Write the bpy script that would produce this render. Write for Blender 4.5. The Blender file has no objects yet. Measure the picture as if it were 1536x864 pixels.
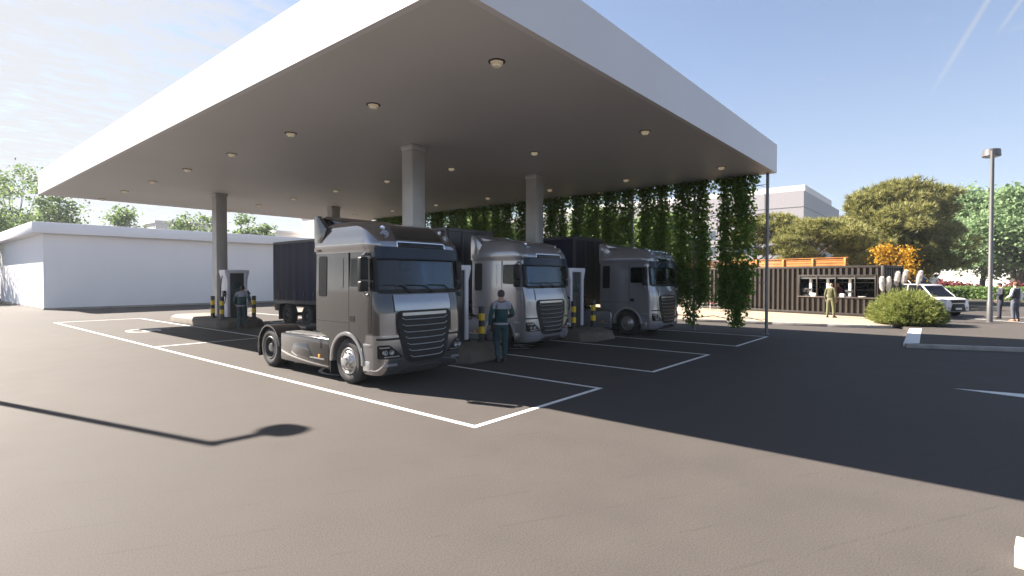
import bpy, bmesh, math, random
import numpy as np
from mathutils import Vector, Matrix
R = math.radians
scene = bpy.context.scene
COL = scene.collection
rng = np.random.default_rng(7)

# ------------------------------------------------------------------ materials
MATS = {}
def mat(name, col, rough=0.5, metal=0.0, var=0.0, vscale=3.0, bump=0.0, bscale=40.0, coat=0.0, spec=0.5, rvar=0.0):
    if name in MATS: return MATS[name]
    m = bpy.data.materials.new(name); m.use_nodes = True
    nt = m.node_tree; b = nt.nodes['Principled BSDF']
    b.inputs['Base Color'].default_value = (*col, 1)
    b.inputs['Roughness'].default_value = rough
    b.inputs['Metallic'].default_value = metal
    b.inputs['Specular IOR Level'].default_value = spec
    if coat:
        b.inputs['Coat Weight'].default_value = coat
        b.inputs['Coat Roughness'].default_value = 0.04
    if var or rvar or bump:
        tc = nt.nodes.new('ShaderNodeTexCoord')
    if var or rvar:
        n = nt.nodes.new('ShaderNodeTexNoise'); n.inputs['Scale'].default_value = vscale; n.inputs['Detail'].default_value = 6
        nt.links.new(tc.outputs['Object'], n.inputs['Vector'])
        if var:
            mp = nt.nodes.new('ShaderNodeMapRange'); mp.inputs['From Min'].default_value = .3; mp.inputs['From Max'].default_value = .7
            mp.inputs['To Min'].default_value = 1 - var; mp.inputs['To Max'].default_value = 1 + var
            nt.links.new(n.outputs['Fac'], mp.inputs['Value'])
            mx = nt.nodes.new('ShaderNodeVectorMath'); mx.operation = 'SCALE'
            mx.inputs[0].default_value = col
            nt.links.new(mp.outputs['Result'], mx.inputs['Scale']); nt.links.new(mx.outputs['Vector'], b.inputs['Base Color'])
        if rvar:
            mr = nt.nodes.new('ShaderNodeMapRange'); mr.inputs['To Min'].default_value = max(.02, rough - rvar); mr.inputs['To Max'].default_value = min(1, rough + rvar)
            nt.links.new(n.outputs['Fac'], mr.inputs['Value']); nt.links.new(mr.outputs['Result'], b.inputs['Roughness'])
    if bump:
        n2 = nt.nodes.new('ShaderNodeTexNoise'); n2.inputs['Scale'].default_value = bscale; n2.inputs['Detail'].default_value = 4
        nt.links.new(tc.outputs['Object'], n2.inputs['Vector'])
        bp = nt.nodes.new('ShaderNodeBump'); bp.inputs['Strength'].default_value = bump; bp.inputs['Distance'].default_value = .02
        nt.links.new(n2.outputs['Fac'], bp.inputs['Height']); nt.links.new(bp.outputs['Normal'], b.inputs['Normal'])
    MATS[name] = m
    return m

def leaf_mat(name, c1, c2, trans=0.35, rough=.55):
    if name in MATS: return MATS[name]
    m = bpy.data.materials.new(name); m.use_nodes = True; nt = m.node_tree
    b = nt.nodes['Principled BSDF']; out = nt.nodes['Material Output']
    b.inputs['Roughness'].default_value = rough; b.inputs['Specular IOR Level'].default_value = .25
    g = nt.nodes.new('ShaderNodeNewGeometry')
    r = nt.nodes.new('ShaderNodeValToRGB'); r.color_ramp.elements[0].color = (*c1, 1); r.color_ramp.elements[1].color = (*c2, 1)
    nt.links.new(g.outputs['Random Per Island'], r.inputs['Fac']); nt.links.new(r.outputs['Color'], b.inputs['Base Color'])
    t = nt.nodes.new('ShaderNodeBsdfTranslucent'); nt.links.new(r.outputs['Color'], t.inputs['Color'])
    mx = nt.nodes.new('ShaderNodeMixShader'); mx.inputs['Fac'].default_value = trans
    nt.links.new(b.outputs[0], mx.inputs[1]); nt.links.new(t.outputs[0], mx.inputs[2]); nt.links.new(mx.outputs[0], out.inputs['Surface'])
    MATS[name] = m
    return m

def glass_mat(name, tint, refl=.06):
    if name in MATS: return MATS[name]
    m = bpy.data.materials.new(name); m.use_nodes = True; nt = m.node_tree
    out = nt.nodes['Material Output']; nt.nodes.remove(nt.nodes['Principled BSDF'])
    t = nt.nodes.new('ShaderNodeBsdfTransparent'); t.inputs['Color'].default_value = (*tint, 1)
    gl = nt.nodes.new('ShaderNodeBsdfGlossy'); gl.inputs['Roughness'].default_value = .02
    lw = nt.nodes.new('ShaderNodeFresnel'); lw.inputs['IOR'].default_value = 1.5
    mr = nt.nodes.new('ShaderNodeMapRange'); mr.inputs['To Min'].default_value = refl; mr.inputs['To Max'].default_value = .8
    nt.links.new(lw.outputs['Fac'], mr.inputs['Value'])
    mx = nt.nodes.new('ShaderNodeMixShader'); nt.links.new(mr.outputs['Result'], mx.inputs['Fac'])
    nt.links.new(t.outputs[0], mx.inputs[1]); nt.links.new(gl.outputs[0], mx.inputs[2]); nt.links.new(mx.outputs[0], out.inputs['Surface'])
    MATS[name] = m
    return m

# ------------------------------------------------------------------ mesh builder
class MB:
    def __init__(s): s.v = []; s.f = []; s.mi = []; s.k = 0
    def add(s, vs, fs, mi=0):
        o = len(s.v); s.v += [tuple(p) for p in vs]
        s.f += [tuple(i + o for i in f) for f in fs]; s.mi += [mi] * len(fs)
    def box(s, c, d, rz=0.0, mi=0, M=None, taper=1.0):
        x, y, z = d[0] / 2, d[1] / 2, d[2] / 2; vs = []
        for dz in (-1, 1):
            t = taper if dz > 0 else 1
            for dx, dy in ((-1, -1), (1, -1), (1, 1), (-1, 1)): vs.append(Vector((dx * x * t, dy * y * t, dz * z)))
        if M is None: M = Matrix.Rotation(rz, 3, 'Z')
        vs = [M @ p + Vector(c) for p in vs]
        s.add(vs, [(3, 2, 1, 0), (4, 5, 6, 7), (0, 1, 5, 4), (1, 2, 6, 5), (2, 3, 7, 6), (3, 0, 4, 7)], mi); return s
    def b2(s, x0, x1, y0, y1, z0, z1, mi=0):
        return s.box(((x0 + x1) / 2, (y0 + y1) / 2, (z0 + z1) / 2), (x1 - x0, y1 - y0, z1 - z0), mi=mi)
    def tube(s, pts, rad, n=8, mi=0, cap=True):
        pts = [Vector(p) for p in pts]
        if not hasattr(rad, '__len__'): rad = [rad] * len(pts)
        o = []; prev = None
        for i, p in enumerate(pts):
            t = (pts[min(i + 1, len(pts) - 1)] - pts[max(i - 1, 0)]).normalized()
            if prev is None:
                a = t.cross(Vector((0, 0, 1)));
                if a.length < .01: a = t.cross(Vector((1, 0, 0)))
            else: a = prev - t * prev.dot(t)
            a.normalize(); prev = a; b = t.cross(a)
            for k in range(n):
                an = 2 * math.pi * k / n; o.append(p + (a * math.cos(an) + b * math.sin(an)) * rad[i])
        fs = []
        for i in range(len(pts) - 1):
            for k in range(n):
                k2 = (k + 1) % n; fs.append((i * n + k, i * n + k2, (i + 1) * n + k2, (i + 1) * n + k))
        if cap: fs += [tuple(range(n))[::-1], tuple((len(pts) - 1) * n + k for k in range(n))]
        s.add(o, fs, mi); return s
    def lathe(s, prof, c=(0, 0, 0), axis='Z', n=24, mi=0):
        vs = []
        for r, h in prof:
            for k in range(n):
                a = 2 * math.pi * k / n; x, y = r * math.cos(a), r * math.sin(a)
                p = (x, y, h) if axis == 'Z' else ((h, x, y) if axis == 'X' else (x, h, y))
                vs.append((p[0] + c[0], p[1] + c[1], p[2] + c[2]))
        fs = []
        for i in range(len(prof) - 1):
            for k in range(n):
                k2 = (k + 1) % n; fs.append((i * n + k, i * n + k2, (i + 1) * n + k2, (i + 1) * n + k))
        s.add(vs, fs, mi); return s
    def prism(s, poly, axis, a0, a1, mi=0):
        """poly in the two other axes (order x,y,z without axis)"""
        n = len(poly)
        def P(u, v, w): return {'X': (w, u, v), 'Y': (u, w, v), 'Z': (u, v, w)}[axis]
        vs = [P(u, v, a0) for u, v in poly] + [P(u, v, a1) for u, v in poly]
        fs = [tuple(range(n))[::-1], tuple(range(n, 2 * n))] + [(i, (i + 1) % n, n + (i + 1) % n, n + i) for i in range(n)]
        s.add(vs, fs, mi); return s
    def loft(s, rings, closed=True, cap0=True, cap1=True, mi=0, skip=None):
        n = len(rings[0]); vs = [p for r in rings for p in r]; fs = []
        for i in range(len(rings) - 1):
            for k in range(n if closed else n - 1):
                if skip and skip(i, k): continue
                k2 = (k + 1) % n; fs.append((i * n + k, i * n + k2, (i + 1) * n + k2, (i + 1) * n + k))
        if cap0: fs.append(tuple(range(n))[::-1])
        if cap1: fs.append(tuple((len(rings) - 1) * n + k for k in range(n)))
        s.add(vs, fs, mi); return s
    def build(s, name, m, parent=None, smooth=None, bevel=0.0, loc=None, rz=0.0, recalc=True, seg=2):
        me = bpy.data.meshes.new(name); me.from_pydata(s.v, [], s.f)
        ms = m if isinstance(m, (list, tuple)) else [m]
        for q in ms: me.materials.append(q)
        if len(ms) > 1: me.polygons.foreach_set('material_index', s.mi)
        bm = bmesh.new(); bm.from_mesh(me)
        if recalc: bmesh.ops.recalc_face_normals(bm, faces=bm.faces)
        if bevel:
            es = [e for e in bm.edges if len(e.link_faces) == 2 and e.calc_face_angle(0) > R(35)]
            bmesh.ops.bevel(bm, geom=es, offset=bevel, offset_type='OFFSET', segments=seg, profile=.5, affect='EDGES', clamp_overlap=True)
        bm.to_mesh(me); bm.free()
        if smooth is None: smooth = 40
        if smooth:
            me.polygons.foreach_set('use_smooth', [True] * len(me.polygons))
            me.set_sharp_from_angle(angle=R(smooth))
        o = bpy.data.objects.new(name, me); COL.objects.link(o)
        if parent: o.parent = parent
        if loc: o.location = loc
        if rz: o.rotation_euler.z = rz
        return o

def tag(o, label=None, cat=None, group=None, kind=None):
    if label: o['label'] = label
    if cat: o['category'] = cat
    if group: o['group'] = group
    if kind: o['kind'] = kind
    return o
def empty(name, loc, rz=0.0, label=None, cat=None, group=None):
    o = bpy.data.objects.new(name, None); COL.objects.link(o); o.location = loc; o.rotation_euler.z = rz; o.empty_display_size = .3
    return tag(o, label, cat, group)
KIDS = {}
def copy_tree(o, parent=None):
    c = o.copy(); COL.objects.link(c)
    if parent: c.parent = parent
    for ch in [q for q in list(bpy.data.objects) if q.parent == o]: copy_tree(ch, c)
    return c
def fast_mesh(name, verts, loops_per, m, parent=None, loc=None, smooth=False):
    """verts (N*k,3) numpy; faces are consecutive runs of k vertices"""
    n = len(verts); k = loops_per; nf = n // k
    me = bpy.data.meshes.new(name); me.vertices.add(n); me.vertices.foreach_set('co', np.asarray(verts, dtype=np.float32).ravel())
    me.loops.add(n); me.loops.foreach_set('vertex_index', np.arange(n, dtype=np.int32))
    me.polygons.add(nf); me.polygons.foreach_set('loop_start', np.arange(0, n, k, dtype=np.int32))
    me.update(); me.materials.append(m); me.validate()
    o = bpy.data.objects.new(name, me); COL.objects.link(o)
    if parent: o.parent = parent
    if loc is not None: o.location = loc
    return o

# palette
M_WHITE = mat('white_fascia_paint', (.63, .62, .63), .45, var=.02, vscale=.6)
M_SOFFIT = mat('soffit_panel', (.53, .515, .51), .5, var=.03, vscale=.4)
M_WALL = mat('white_render', (.80, .80, .83), .7, var=.02, vscale=.5)
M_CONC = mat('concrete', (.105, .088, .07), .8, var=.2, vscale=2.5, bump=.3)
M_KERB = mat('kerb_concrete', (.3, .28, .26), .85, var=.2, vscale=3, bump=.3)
M_COLUMN = mat('column_panel', (.42, .41, .40), .45, metal=.35, var=.12, vscale=1.5)
M_BLACK = mat('black_plastic', (.008, .008, .009), .45, spec=.25)
M_RUBBER = mat('tyre_rubber', (.022, .021, .021), .75, var=.2, vscale=6)
M_CHROME = mat('polished_metal', (.75, .76, .78), .12, metal=1)
M_STEEL = mat('steel', (.35, .35, .36), .35, metal=.9, var=.1)
M_ALU = mat('aluminium', (.48, .48, .48), .32, metal=.9, rvar=.1)
M_DSTEEL = mat('dark_steel', (.055, .058, .065), .4, metal=.4)
M_CHASSIS = mat('chassis_black', (.02, .02, .022), .6)
M_YELLOW = mat('yellow_reflective', (.75, .50, .02), .45)
M_PAINT = mat('white_road_paint', (.72, .71, .69), .7, var=.1, vscale=6)
M_GLASS = glass_mat('tinted_glass', (.30, .42, .54), .0)
M_GLASSD = glass_mat('dark_glass', (.04, .05, .06), .0)
M_CLEAR = glass_mat('clear_glass', (.8, .85, .85), .04)
M_LENS = mat('lamp_lens', (.30, .31, .33), .12, metal=.5, coat=.6)
M_DLENS = mat('dark_lens', (.008, .009, .011), .12, spec=.22)
M_LOUVRE = mat('black_louvre', (.008, .008, .01), .4, spec=.12)
M_AMBER = mat('amber_lens', (.8, .28, .01), .3)
M_RED = mat('red_lens', (.4, .02, .015), .3)
M_INT = mat('cab_interior', (.05, .048, .048), .8)
M_SEAT = mat('seat_fabric', (.07, .07, .08), .9)
M_BARK = mat('bark', (.09, .07, .055), .9, var=.3, vscale=4, bump=.5, bscale=12)

# ------------------------------------------------------------------ ground
def ground():
    m = bpy.data.materials.new('asphalt'); m.use_nodes = True; nt = m.node_tree; b = nt.nodes['Principled BSDF']
    L = nt.links.new
    tc = nt.nodes.new('ShaderNodeTexCoord')
    n1 = nt.nodes.new('ShaderNodeTexNoise'); n1.inputs['Scale'].default_value = .12; n1.inputs['Detail'].default_value = 4
    n2 = nt.nodes.new('ShaderNodeTexNoise'); n2.inputs['Scale'].default_value = 70; n2.inputs['Detail'].default_value = 3
    n4 = nt.nodes.new('ShaderNodeTexNoise'); n4.inputs['Scale'].default_value = 1.3; n4.inputs['Detail'].default_value = 6
    for n in (n1, n2, n4): L(tc.outputs['Object'], n.inputs['Vector'])
    def rng_(src, a, c, lo=.3, hi=.7):
        q = nt.nodes.new('ShaderNodeMapRange'); q.inputs['From Min'].default_value = lo; q.inputs['From Max'].default_value = hi
        q.inputs['To Min'].default_value = a; q.inputs['To Max'].default_value = c; L(src, q.inputs['Value']); return q.outputs['Result']
    def mul(a, c):
        q = nt.nodes.new('ShaderNodeMath'); q.operation = 'MULTIPLY'; L(a, q.inputs[0]); L(c, q.inputs[1]); return q.outputs[0]
    f = mul(mul(rng_(n1.outputs['Fac'], .93, 1.07), rng_(n2.outputs['Fac'], .80, 1.20)), rng_(n4.outputs['Fac'], .95, 1.05))
    # broken paver-lane joints running along X: wave across Y, broken up by stretched noise
    mp = nt.nodes.new('ShaderNodeMapping'); mp.inputs['Scale'].default_value = (.9, 4.0, 1); mp.inputs['Rotation'].default_value = (0, 0, R(30)); L(tc.outputs['Object'], mp.inputs['Vector'])
    n3 = nt.nodes.new('ShaderNodeTexNoise'); n3.inputs['Scale'].default_value = 1.0; n3.inputs['Detail'].default_value = 5; L(mp.outputs[0], n3.inputs['Vector'])
    wv = nt.nodes.new('ShaderNodeTexWave'); wv.bands_direction = 'Y'; wv.inputs['Scale'].default_value = .52; wv.inputs['Distortion'].default_value = .35; wv.inputs['Detail'].default_value = 3; wv.inputs['Detail Scale'].default_value = 3
    mw = nt.nodes.new('ShaderNodeMapping'); mw.inputs['Rotation'].default_value = (0, 0, R(30)); L(tc.outputs['Object'], mw.inputs['Vector']); L(mw.outputs[0], wv.inputs['Vector'])
    line = rng_(wv.outputs['Fac'], 1, 0, 0, .012); msk = rng_(n3.outputs['Fac'], 0, 1, .5, .58)
    joint = mul(line, msk)
    jd = rng_(joint, 1, .90, 0, 1)
    f = mul(f, jd)
    sc = nt.nodes.new('ShaderNodeVectorMath'); sc.operation = 'SCALE'; sc.inputs[0].default_value = (.0675, .0605, .0558)
    L(f, sc.inputs['Scale']); L(sc.outputs['Vector'], b.inputs['Base Color'])
    L(rng_(n4.outputs['Fac'], .70, .80), b.inputs['Roughness']); b.inputs['Specular IOR Level'].default_value = .10
    bp = nt.nodes.new('ShaderNodeBump'); bp.inputs['Strength'].default_value = .3; bp.inputs['Distance'].default_value = .006
    L(n2.outputs['Fac'], bp.inputs['Height']); L(bp.outputs['Normal'], b.inputs['Normal'])
    MATS['asphalt'] = m
    mb = MB(); mb.add([(-900, -900, 0), (900, -900, 0), (900, 900, 0), (-900, 900, 0)], [(0, 1, 2, 3)])
    o = mb.build('asphalt_ground', m, smooth=0); tag(o, kind='structure')
    return o
GROUND = ground()
M_ASPH = MATS['asphalt']

def flat_poly(name, poly, z, m, parent=None):
    mb = MB(); mb.add([(x, y, z) for x, y in poly], [tuple(range(len(poly)))]); return mb.build(name, m, parent, smooth=0)
def line_mb(mb, x0, y0, x1, y1, w, z=.004):
    d = Vector((x1 - x0, y1 - y0, 0)).normalized(); n = Vector((-d.y, d.x, 0)) * w / 2
    a, c = Vector((x0, y0, z)), Vector((x1, y1, z)); mb.add([a - n, c - n, c + n, a + n], [(0, 1, 2, 3)])
for i, (x0, x1) in enumerate(((5.40, 8.82), (11.13, 14.60), (17.0, 20.44))):
    mb = MB(); w = .095; y0, y1 = 5.2, 32.6
    line_mb(mb, x0, y0 - w / 2, x0, y1 + w / 2, w); line_mb(mb, x1, y0 - w / 2, x1, y1 + w / 2, w)
    for y in (y0, 18.75, y1): line_mb(mb, x0 + w / 2, y, x1 - w / 2, y, w)
    mb.build('bay_marking', M_PAINT, GROUND, smooth=0)
    for yc in (10.6, 24.9):     # charging pictogram: a plug with a curling cable in a ring
        mb = MB(); xc = (x0 + x1) / 2
        def arc(r, a0, a1, w_, cx=xc, cy=yc, n=22):
            vs = []; 
            for k in range(n + 1):
                a = R(a0 + (a1 - a0) * k / n)
                vs += [(cx + (r - w_) * math.cos(a), cy + (r - w_) * math.sin(a), .004), (cx + r * math.cos(a), cy + r * math.sin(a), .004)]
            mb.add(vs, [(2 * k, 2 * k + 1, 2 * k + 3, 2 * k + 2) for k in range(n)])
        arc(.85, 20, 250, .09)
        mb.add([(xc - .3, yc - .25, .004), (xc + .3, yc - .25, .004), (xc + .3, yc + .1, .004), (xc + .12, yc + .3, .004), (xc - .12, yc + .3, .004), (xc - .3, yc + .1, .004)], [(0, 1, 2, 3, 4, 5)])
        for s in (-1, 1): mb.add([(xc + s * .17 - .05, yc - .55, .004), (xc + s * .17 + .05, yc - .55, .004), (xc + s * .17 + .05, yc - .3, .004), (xc + s * .17 - .05, yc - .3, .004)], [(0, 1, 2, 3)])
        mb.build('charging_pictogram', M_PAINT, GROUND, smooth=0)
mb = MB(); mb.add([(13.12, .05, .004), (12.86, -1.15, .004), (13.02, -1.15, .004), (13.02, -3.2, .004), (13.22, -3.2, .004), (13.22, -1.15, .004), (13.34, -1.15, .004)], [(0, 1, 6), (2, 3, 4, 5)])
mb.build('arrow_marking', M_PAINT, GROUND, smooth=0)

# pavement in front of the kiosk, raised parking area
M_PAVE = mat('tan_paving', (.30, .235, .165), .85, var=.12, vscale=4, bump=.2)
pav = [(24.9, 40), (25.1, 16), (25.3, 11), (25.75, 8.3), (26.05, 6.4), (26.4, 4.3), (26.75, 2.9), (27.2, 2.2), (28.2, 1.9), (31, 1.75), (36, 1.7), (44, 3), (48, 10), (48, 40)]
mb = MB(); mb.prism([(x, y) for x, y in pav], 'Z', -.2, .12); o = mb.build('pavement', M_PAVE, smooth=0); tag(o, kind='structure')
mb = MB()
for (a, c) in zip(pav[:9], pav[1:9]):
    a, c = Vector((*a, 0)), Vector((*c, 0)); d = (c - a); L_ = d.length; d.normalize(); n = Vector((-d.y, d.x, 0))
    mid = (a + c) / 2 - n * .065 * (-1)
    mb.box((mid.x - n.x * .14, mid.y - n.y * .14, .055), (L_ + .03, .14, .15), math.atan2(d.y, d.x))
o = mb.build('kerb', M_KERB, bevel=.015); tag(o, kind='structure')
lot = [(20.0, 1.2), (26.0, 1.38), (27.15, 1.75), (31, 1.35), (60, 3.5), (95, 6), (95, -80), (60, -60), (30, -22), (22.4, -6), (21.0, -1.5)]
mb = MB(); mb.prism(lot, 'Z', -.2, .12); o = mb.build('parking_area', M_ASPH, smooth=0); tag(o, kind='structure')
mb = MB(); ed = [(30, -22), (22.4, -6), (21.0, -1.5), (20.0, 1.2)]
for (a, c) in zip(ed, ed[1:]):
    a, c = Vector((*a, 0)), Vector((*c, 0)); d = (c - a); L_ = d.length; d.normalize(); n = Vector((-d.y, d.x, 0))
    mid = (a + c) / 2 + n * .06
    mb.box((mid.x, mid.y, .05), (L_, .15, .15), math.atan2(d.y, d.x))
o = mb.build('kerb', M_KERB, bevel=.015); tag(o, kind='structure')
M_WKERB = mat('white_painted_kerb', (.66, .65, .62), .75, var=.08)
mb = MB(); mb.prism([(19.97, 1.24), (20.3, .86), (26.3, 1.05), (26.0, 1.42)], 'Z', .02, .127); o = mb.build('kerb', M_WKERB, bevel=.01); tag(o, kind='structure')
mb = MB()
line_mb(mb, 34.6, -.2, 32.3, -2.9, .1, .125); line_mb(mb, 36.6, 1.2, 37.3, -6, .1, .125); line_mb(mb, 32.3, -2.9, 31.8, -9, .1, .125)
o = mb.build('parking_marking', M_PAINT, GROUND, smooth=0)
# white concrete block at the lower right
cb = Vector((5.27, -.34, 0)); mb = MB()
d1 = Vector((-.18, -1, 0)).normalized(); d2 = Vector((1, -.10, 0)).normalized()
p = [cb, cb + d1 * 1.8, cb + d1 * 1.8 + d2 * .28, cb + d2 * .28]
t = [q + Vector((0, 0, .15)) for q in p]; t[1] -= d1 * .05; ins = d2 * .03
mb.loft([p, [t[0], t[1] + ins, t[2] - ins, t[3] - ins]])
o = mb.build('wheel_stop', mat('cream_concrete', (.40, .385, .33), .8, var=.08, bump=.3), bevel=.008)
tag(o, 'cream concrete wheel stop lying on the asphalt at the lower right corner', 'wheel stop')

# ------------------------------------------------------------------ canopy
CX0, CX1, CY0, CY1, CZ0, CZ1 = 4.95, 21.57, 5.2, 33.0, 6.0, 7.05
can = empty('canopy', (13.2, 19.1, 0), 0, 'huge flat white canopy roof over the three truck charging bays', 'canopy')
def loc_(mb, dx=13.2, dy=19.1):
    mb.v = [(x - dx, y - dy, z) for x, y, z in mb.v]; return mb
mb = MB(); t = .12
mb.b2(CX0, CX0 + t, CY0, CY1, CZ0, CZ1); mb.b2(CX1 - t, CX1, CY0, CY1, CZ0, CZ1)
mb.b2(CX0 + t, CX1 - t, CY0, CY0 + t, CZ0, CZ1); mb.b2(CX0 + t, CX1 - t, CY1 - t, CY1, CZ0, CZ1)
loc_(mb).build('fascia', M_WHITE, can, smooth=0)
mb = MB(); mb.b2(CX0 + t, CX1 - t, CY0 + t, CY1 - t, CZ0 + .004, CZ0 + .2); loc_(mb).build('soffit', M_SOFFIT, can, smooth=0)
mb = MB(); mb.b2(CX0 + t, CX1 - t, CY0 + t, CY1 - t, 6.7, 6.9); loc_(mb).build('roof', M_WHITE, can, smooth=0)
COLS = [(x, y) for x in (10.3, 16.2) for y in (12.42, 26.3)]
for x, y in COLS:
    mb = MB(); mb.b2(x - .24, x + .24, y - .24, y + .24, .3, 6.003); mb.b2(x - .265, x + .265, y - .265, y + .265, 5.86, 6.001); loc_(mb).build('column', M_COLUMN, can, bevel=.012)

# downlights
M_DL = mat('downlight_metal', (.55, .50, .43), .35, metal=.6); M_DL.node_tree.nodes['Principled BSDF'].inputs['Emission Color'].default_value = (1, .82, .55, 1); M_DL.node_tree.nodes['Principled BSDF'].inputs['Emission Strength'].default_value = .03
def downlight():
    mb = MB(); mb.lathe([(.235, 0.0), (.235, -.012), (.20, -.02), (.19, .0)], n=28); r = mb
    t = empty('downlight', (0, 0, 0))
    r.build('trim_ring', M_BLACK, t)
    mb = MB()
    mb.lathe([(.0, -.01), (.175, -.01), (.175, -.03), (.12, -.032)], n=28)
    mb.lathe([(.12, -.032), (.135, -.046), (.165, -.05), (.165, -.066), (.12, -.07), (.1, -.075)], n=28)
    mb.lathe([(.1, -.075), (.105, -.088), (.115, -.092), (.11, -.108), (.0, -.112)], n=28)
    mb.build('baffle', M_DL, t)
    return t
ORD = ['first', 'second', 'third', 'fourth', 'fifth', 'sixth', 'seventh', 'eighth']
dl = downlight(); first = True
for x, rown in ((7.25, 'under the sunlit left fascia'), (13.2, 'along the middle of the canopy'), (19.15, 'nearest the climbing plants')):
    for k in range(8 if x < 19 else 7):
        o = dl if first else copy_tree(dl); first = False
        o.location = (x, 6.42 + 3.71 * k, 6.002); o.scale = (.66, .66, .85)
        tag(o, '%s round downlight from the front in the soffit row %s' % (ORD[k], rown), 'downlight', 'round downlights in the canopy soffit')

# ------------------------------------------------------------------ charging islands
def island(xc, y0, y1, label):
    h = .37; mb = MB()
    def ring(ix, iy, ch, z):
        x0, x1, a, c = xc - 1.0 + ix, xc + 1.0 - ix, y0 + iy, y1 - iy
        return [(x0 + ch, a, z), (x1 - ch, a, z), (x1, a + ch, z), (x1, c - ch, z), (x1 - ch, c, z), (x0 + ch, c, z), (x0, c - ch, z), (x0, a + ch, z)]
    mb.loft([ring(0, 0, .35, -.02), ring(0, 0, .35, .06), ring(.05, .10, .34, h - .10), ring(.17, .34, .3, h)])
    yc = (y0 + y1) / 2; mb.v = [(x - xc, y - yc, z) for x, y, z in mb.v]
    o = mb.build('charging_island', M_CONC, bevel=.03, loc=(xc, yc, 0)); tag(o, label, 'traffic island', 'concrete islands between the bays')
XI = (9.98, 15.82)
island(XI[0], 23.05, 29.2, 'concrete island with sloping sides, half sunlit, beside the far left charging station')
island(XI[0], 9.1, 15.2, 'brown shaded concrete island behind the walking worker with a case')
island(XI[1], 9.1, 15.2, 'shaded concrete island between the two light grey trucks')
island(XI[1], 23.05, 29.2, 'far concrete island hidden between the two dark trailers')

M_CHW = mat('charger_white', (.74, .73, .78), .35, var=.03)
M_CHD = mat('charger_panel', (.03, .031, .036), .3)
M_SCR = mat('charger_screen', (.02, .05, .05), .1)
def charging_station():
    t = empty('charging_station', (0, 0, 0))
    W, D, H = .84, .62, 2.08
    mb = MB(); f = .13
    # white frame: two cheeks, crown, rear
    for s in (-1, 1):
        mb.prism([(s * (W / 2 - .12), 0), (s * W / 2, 0), (s * W / 2, H - .42), (s * (W / 2 + .1), H - .1), (s * (W / 2 + .1), H - .002), (s * (W / 2 - .12), H - .002)], 'Y', -D / 2, D / 2)
    mb.b2(-W / 2 + .121, W / 2 - .121, -D / 2, D / 2, H - .14, H)
    mb.b2(-W / 2 + .121, W / 2 - .121, .05, D / 2, .05, H - .141)
    mb.build('cabinet', M_CHW, t, bevel=.01)
    mb = MB(); mb.b2(-W / 2 + .122, W / 2 - .122, -D / 2 + .05, .048, .03, H - .142); mb.build('front_panel', M_CHD, t, bevel=.004)
    mb = MB(); mb.b2(-.16, .16, -D / 2 + .035, -D / 2 + .055, 1.25, 1.55); mb.build('screen', M_SCR, t, bevel=.003)
    mb = MB(); mb.b2(-W / 2 - .03, W / 2 + .03, -D / 2 - .03, D / 2 + .03, 0, .05); mb.build('plinth', M_CHASSIS, t, bevel=.006)
    for s in (-1, 1):
        mb = MB(); mb.box((s * (W / 2 + .06), -.12, 1.05), (.1, .16, .26)); mb.tube([(s * (W / 2 + .08), -.2, 1.1), (s * (W / 2 + .1), -.34, 1.02)], [.045, .035], 8); mb.build('plug_holster', M_BLACK, t, bevel=.01)
        pts = [(s * (W / 2 + .06), .05, H - .25)]
        for k in range(1, 13):
            u = k / 12; pts.append((s * (W / 2 + .07 + .09 * math.sin(u * math.pi)), .05 - .35 * u + .1 * math.sin(u * 6), (H - .25) * (1 - u) + .95 * u - .75 * math.sin(u * math.pi)))
        mb = MB(); mb.tube(pts, .018, 6); mb.build('charging_cable', M_BLACK, t)
    return t
cs = charging_station()
for i, (x, y, lb) in enumerate(((XI[0], 10.55, 'tall white charging station with dark front between the dark tractor and first grey truck'),
                                (XI[0] + .14, 24.35, 'free-standing white charging station with the green-clad worker at its front'),
                                (XI[1], 10.55, 'tall white charging station with dark front between the two light grey trucks'))):
    o = cs if i == 0 else copy_tree(cs); o.location = (x, y, .372); tag(o, lb, 'charging station', 'white truck charging stations')
def bollard():
    mb = MB(); mb.lathe([(.0, 0), (.12, 0), (.12, .025), (.085, .03), (.085, .93), (.075, .955), (0, .96)], n=20)
    t = mb.build('safety_bollard', mat('bollard_black', (.015, .015, .016), .4))
    for z in (.22, .58):
        b_ = MB(); b_.lathe([(.0855, z), (.088, z), (.088, z + .19), (.0855, z + .19)], n=20); b_.build('reflective_band', M_YELLOW, t)
    return t
bo = bollard()
for i, (x, y, lb) in enumerate(((10.60, 9.95, 'yellow and black bollard just left of the walking worker with a case'),
        (9.32, 23.65, 'yellow and black bollard in front of the left charging station, second from left'), (9.38, 24.75, 'leftmost yellow and black bollard, in front of the left canopy column'),
        (10.62, 23.6, 'yellow and black bollard right of the worker at the left charging station'),
        (15.14, 9.95, 'yellow and black bollard at the left edge of the right charging station'), (16.42, 9.95, 'rightmost yellow and black bollard, beside the last grey truck'))):
    o = bo if i == 0 else copy_tree(bo); o.location = (x, y, .37); tag(o, lb, 'bollard', 'yellow and black safety bollards')
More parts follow.
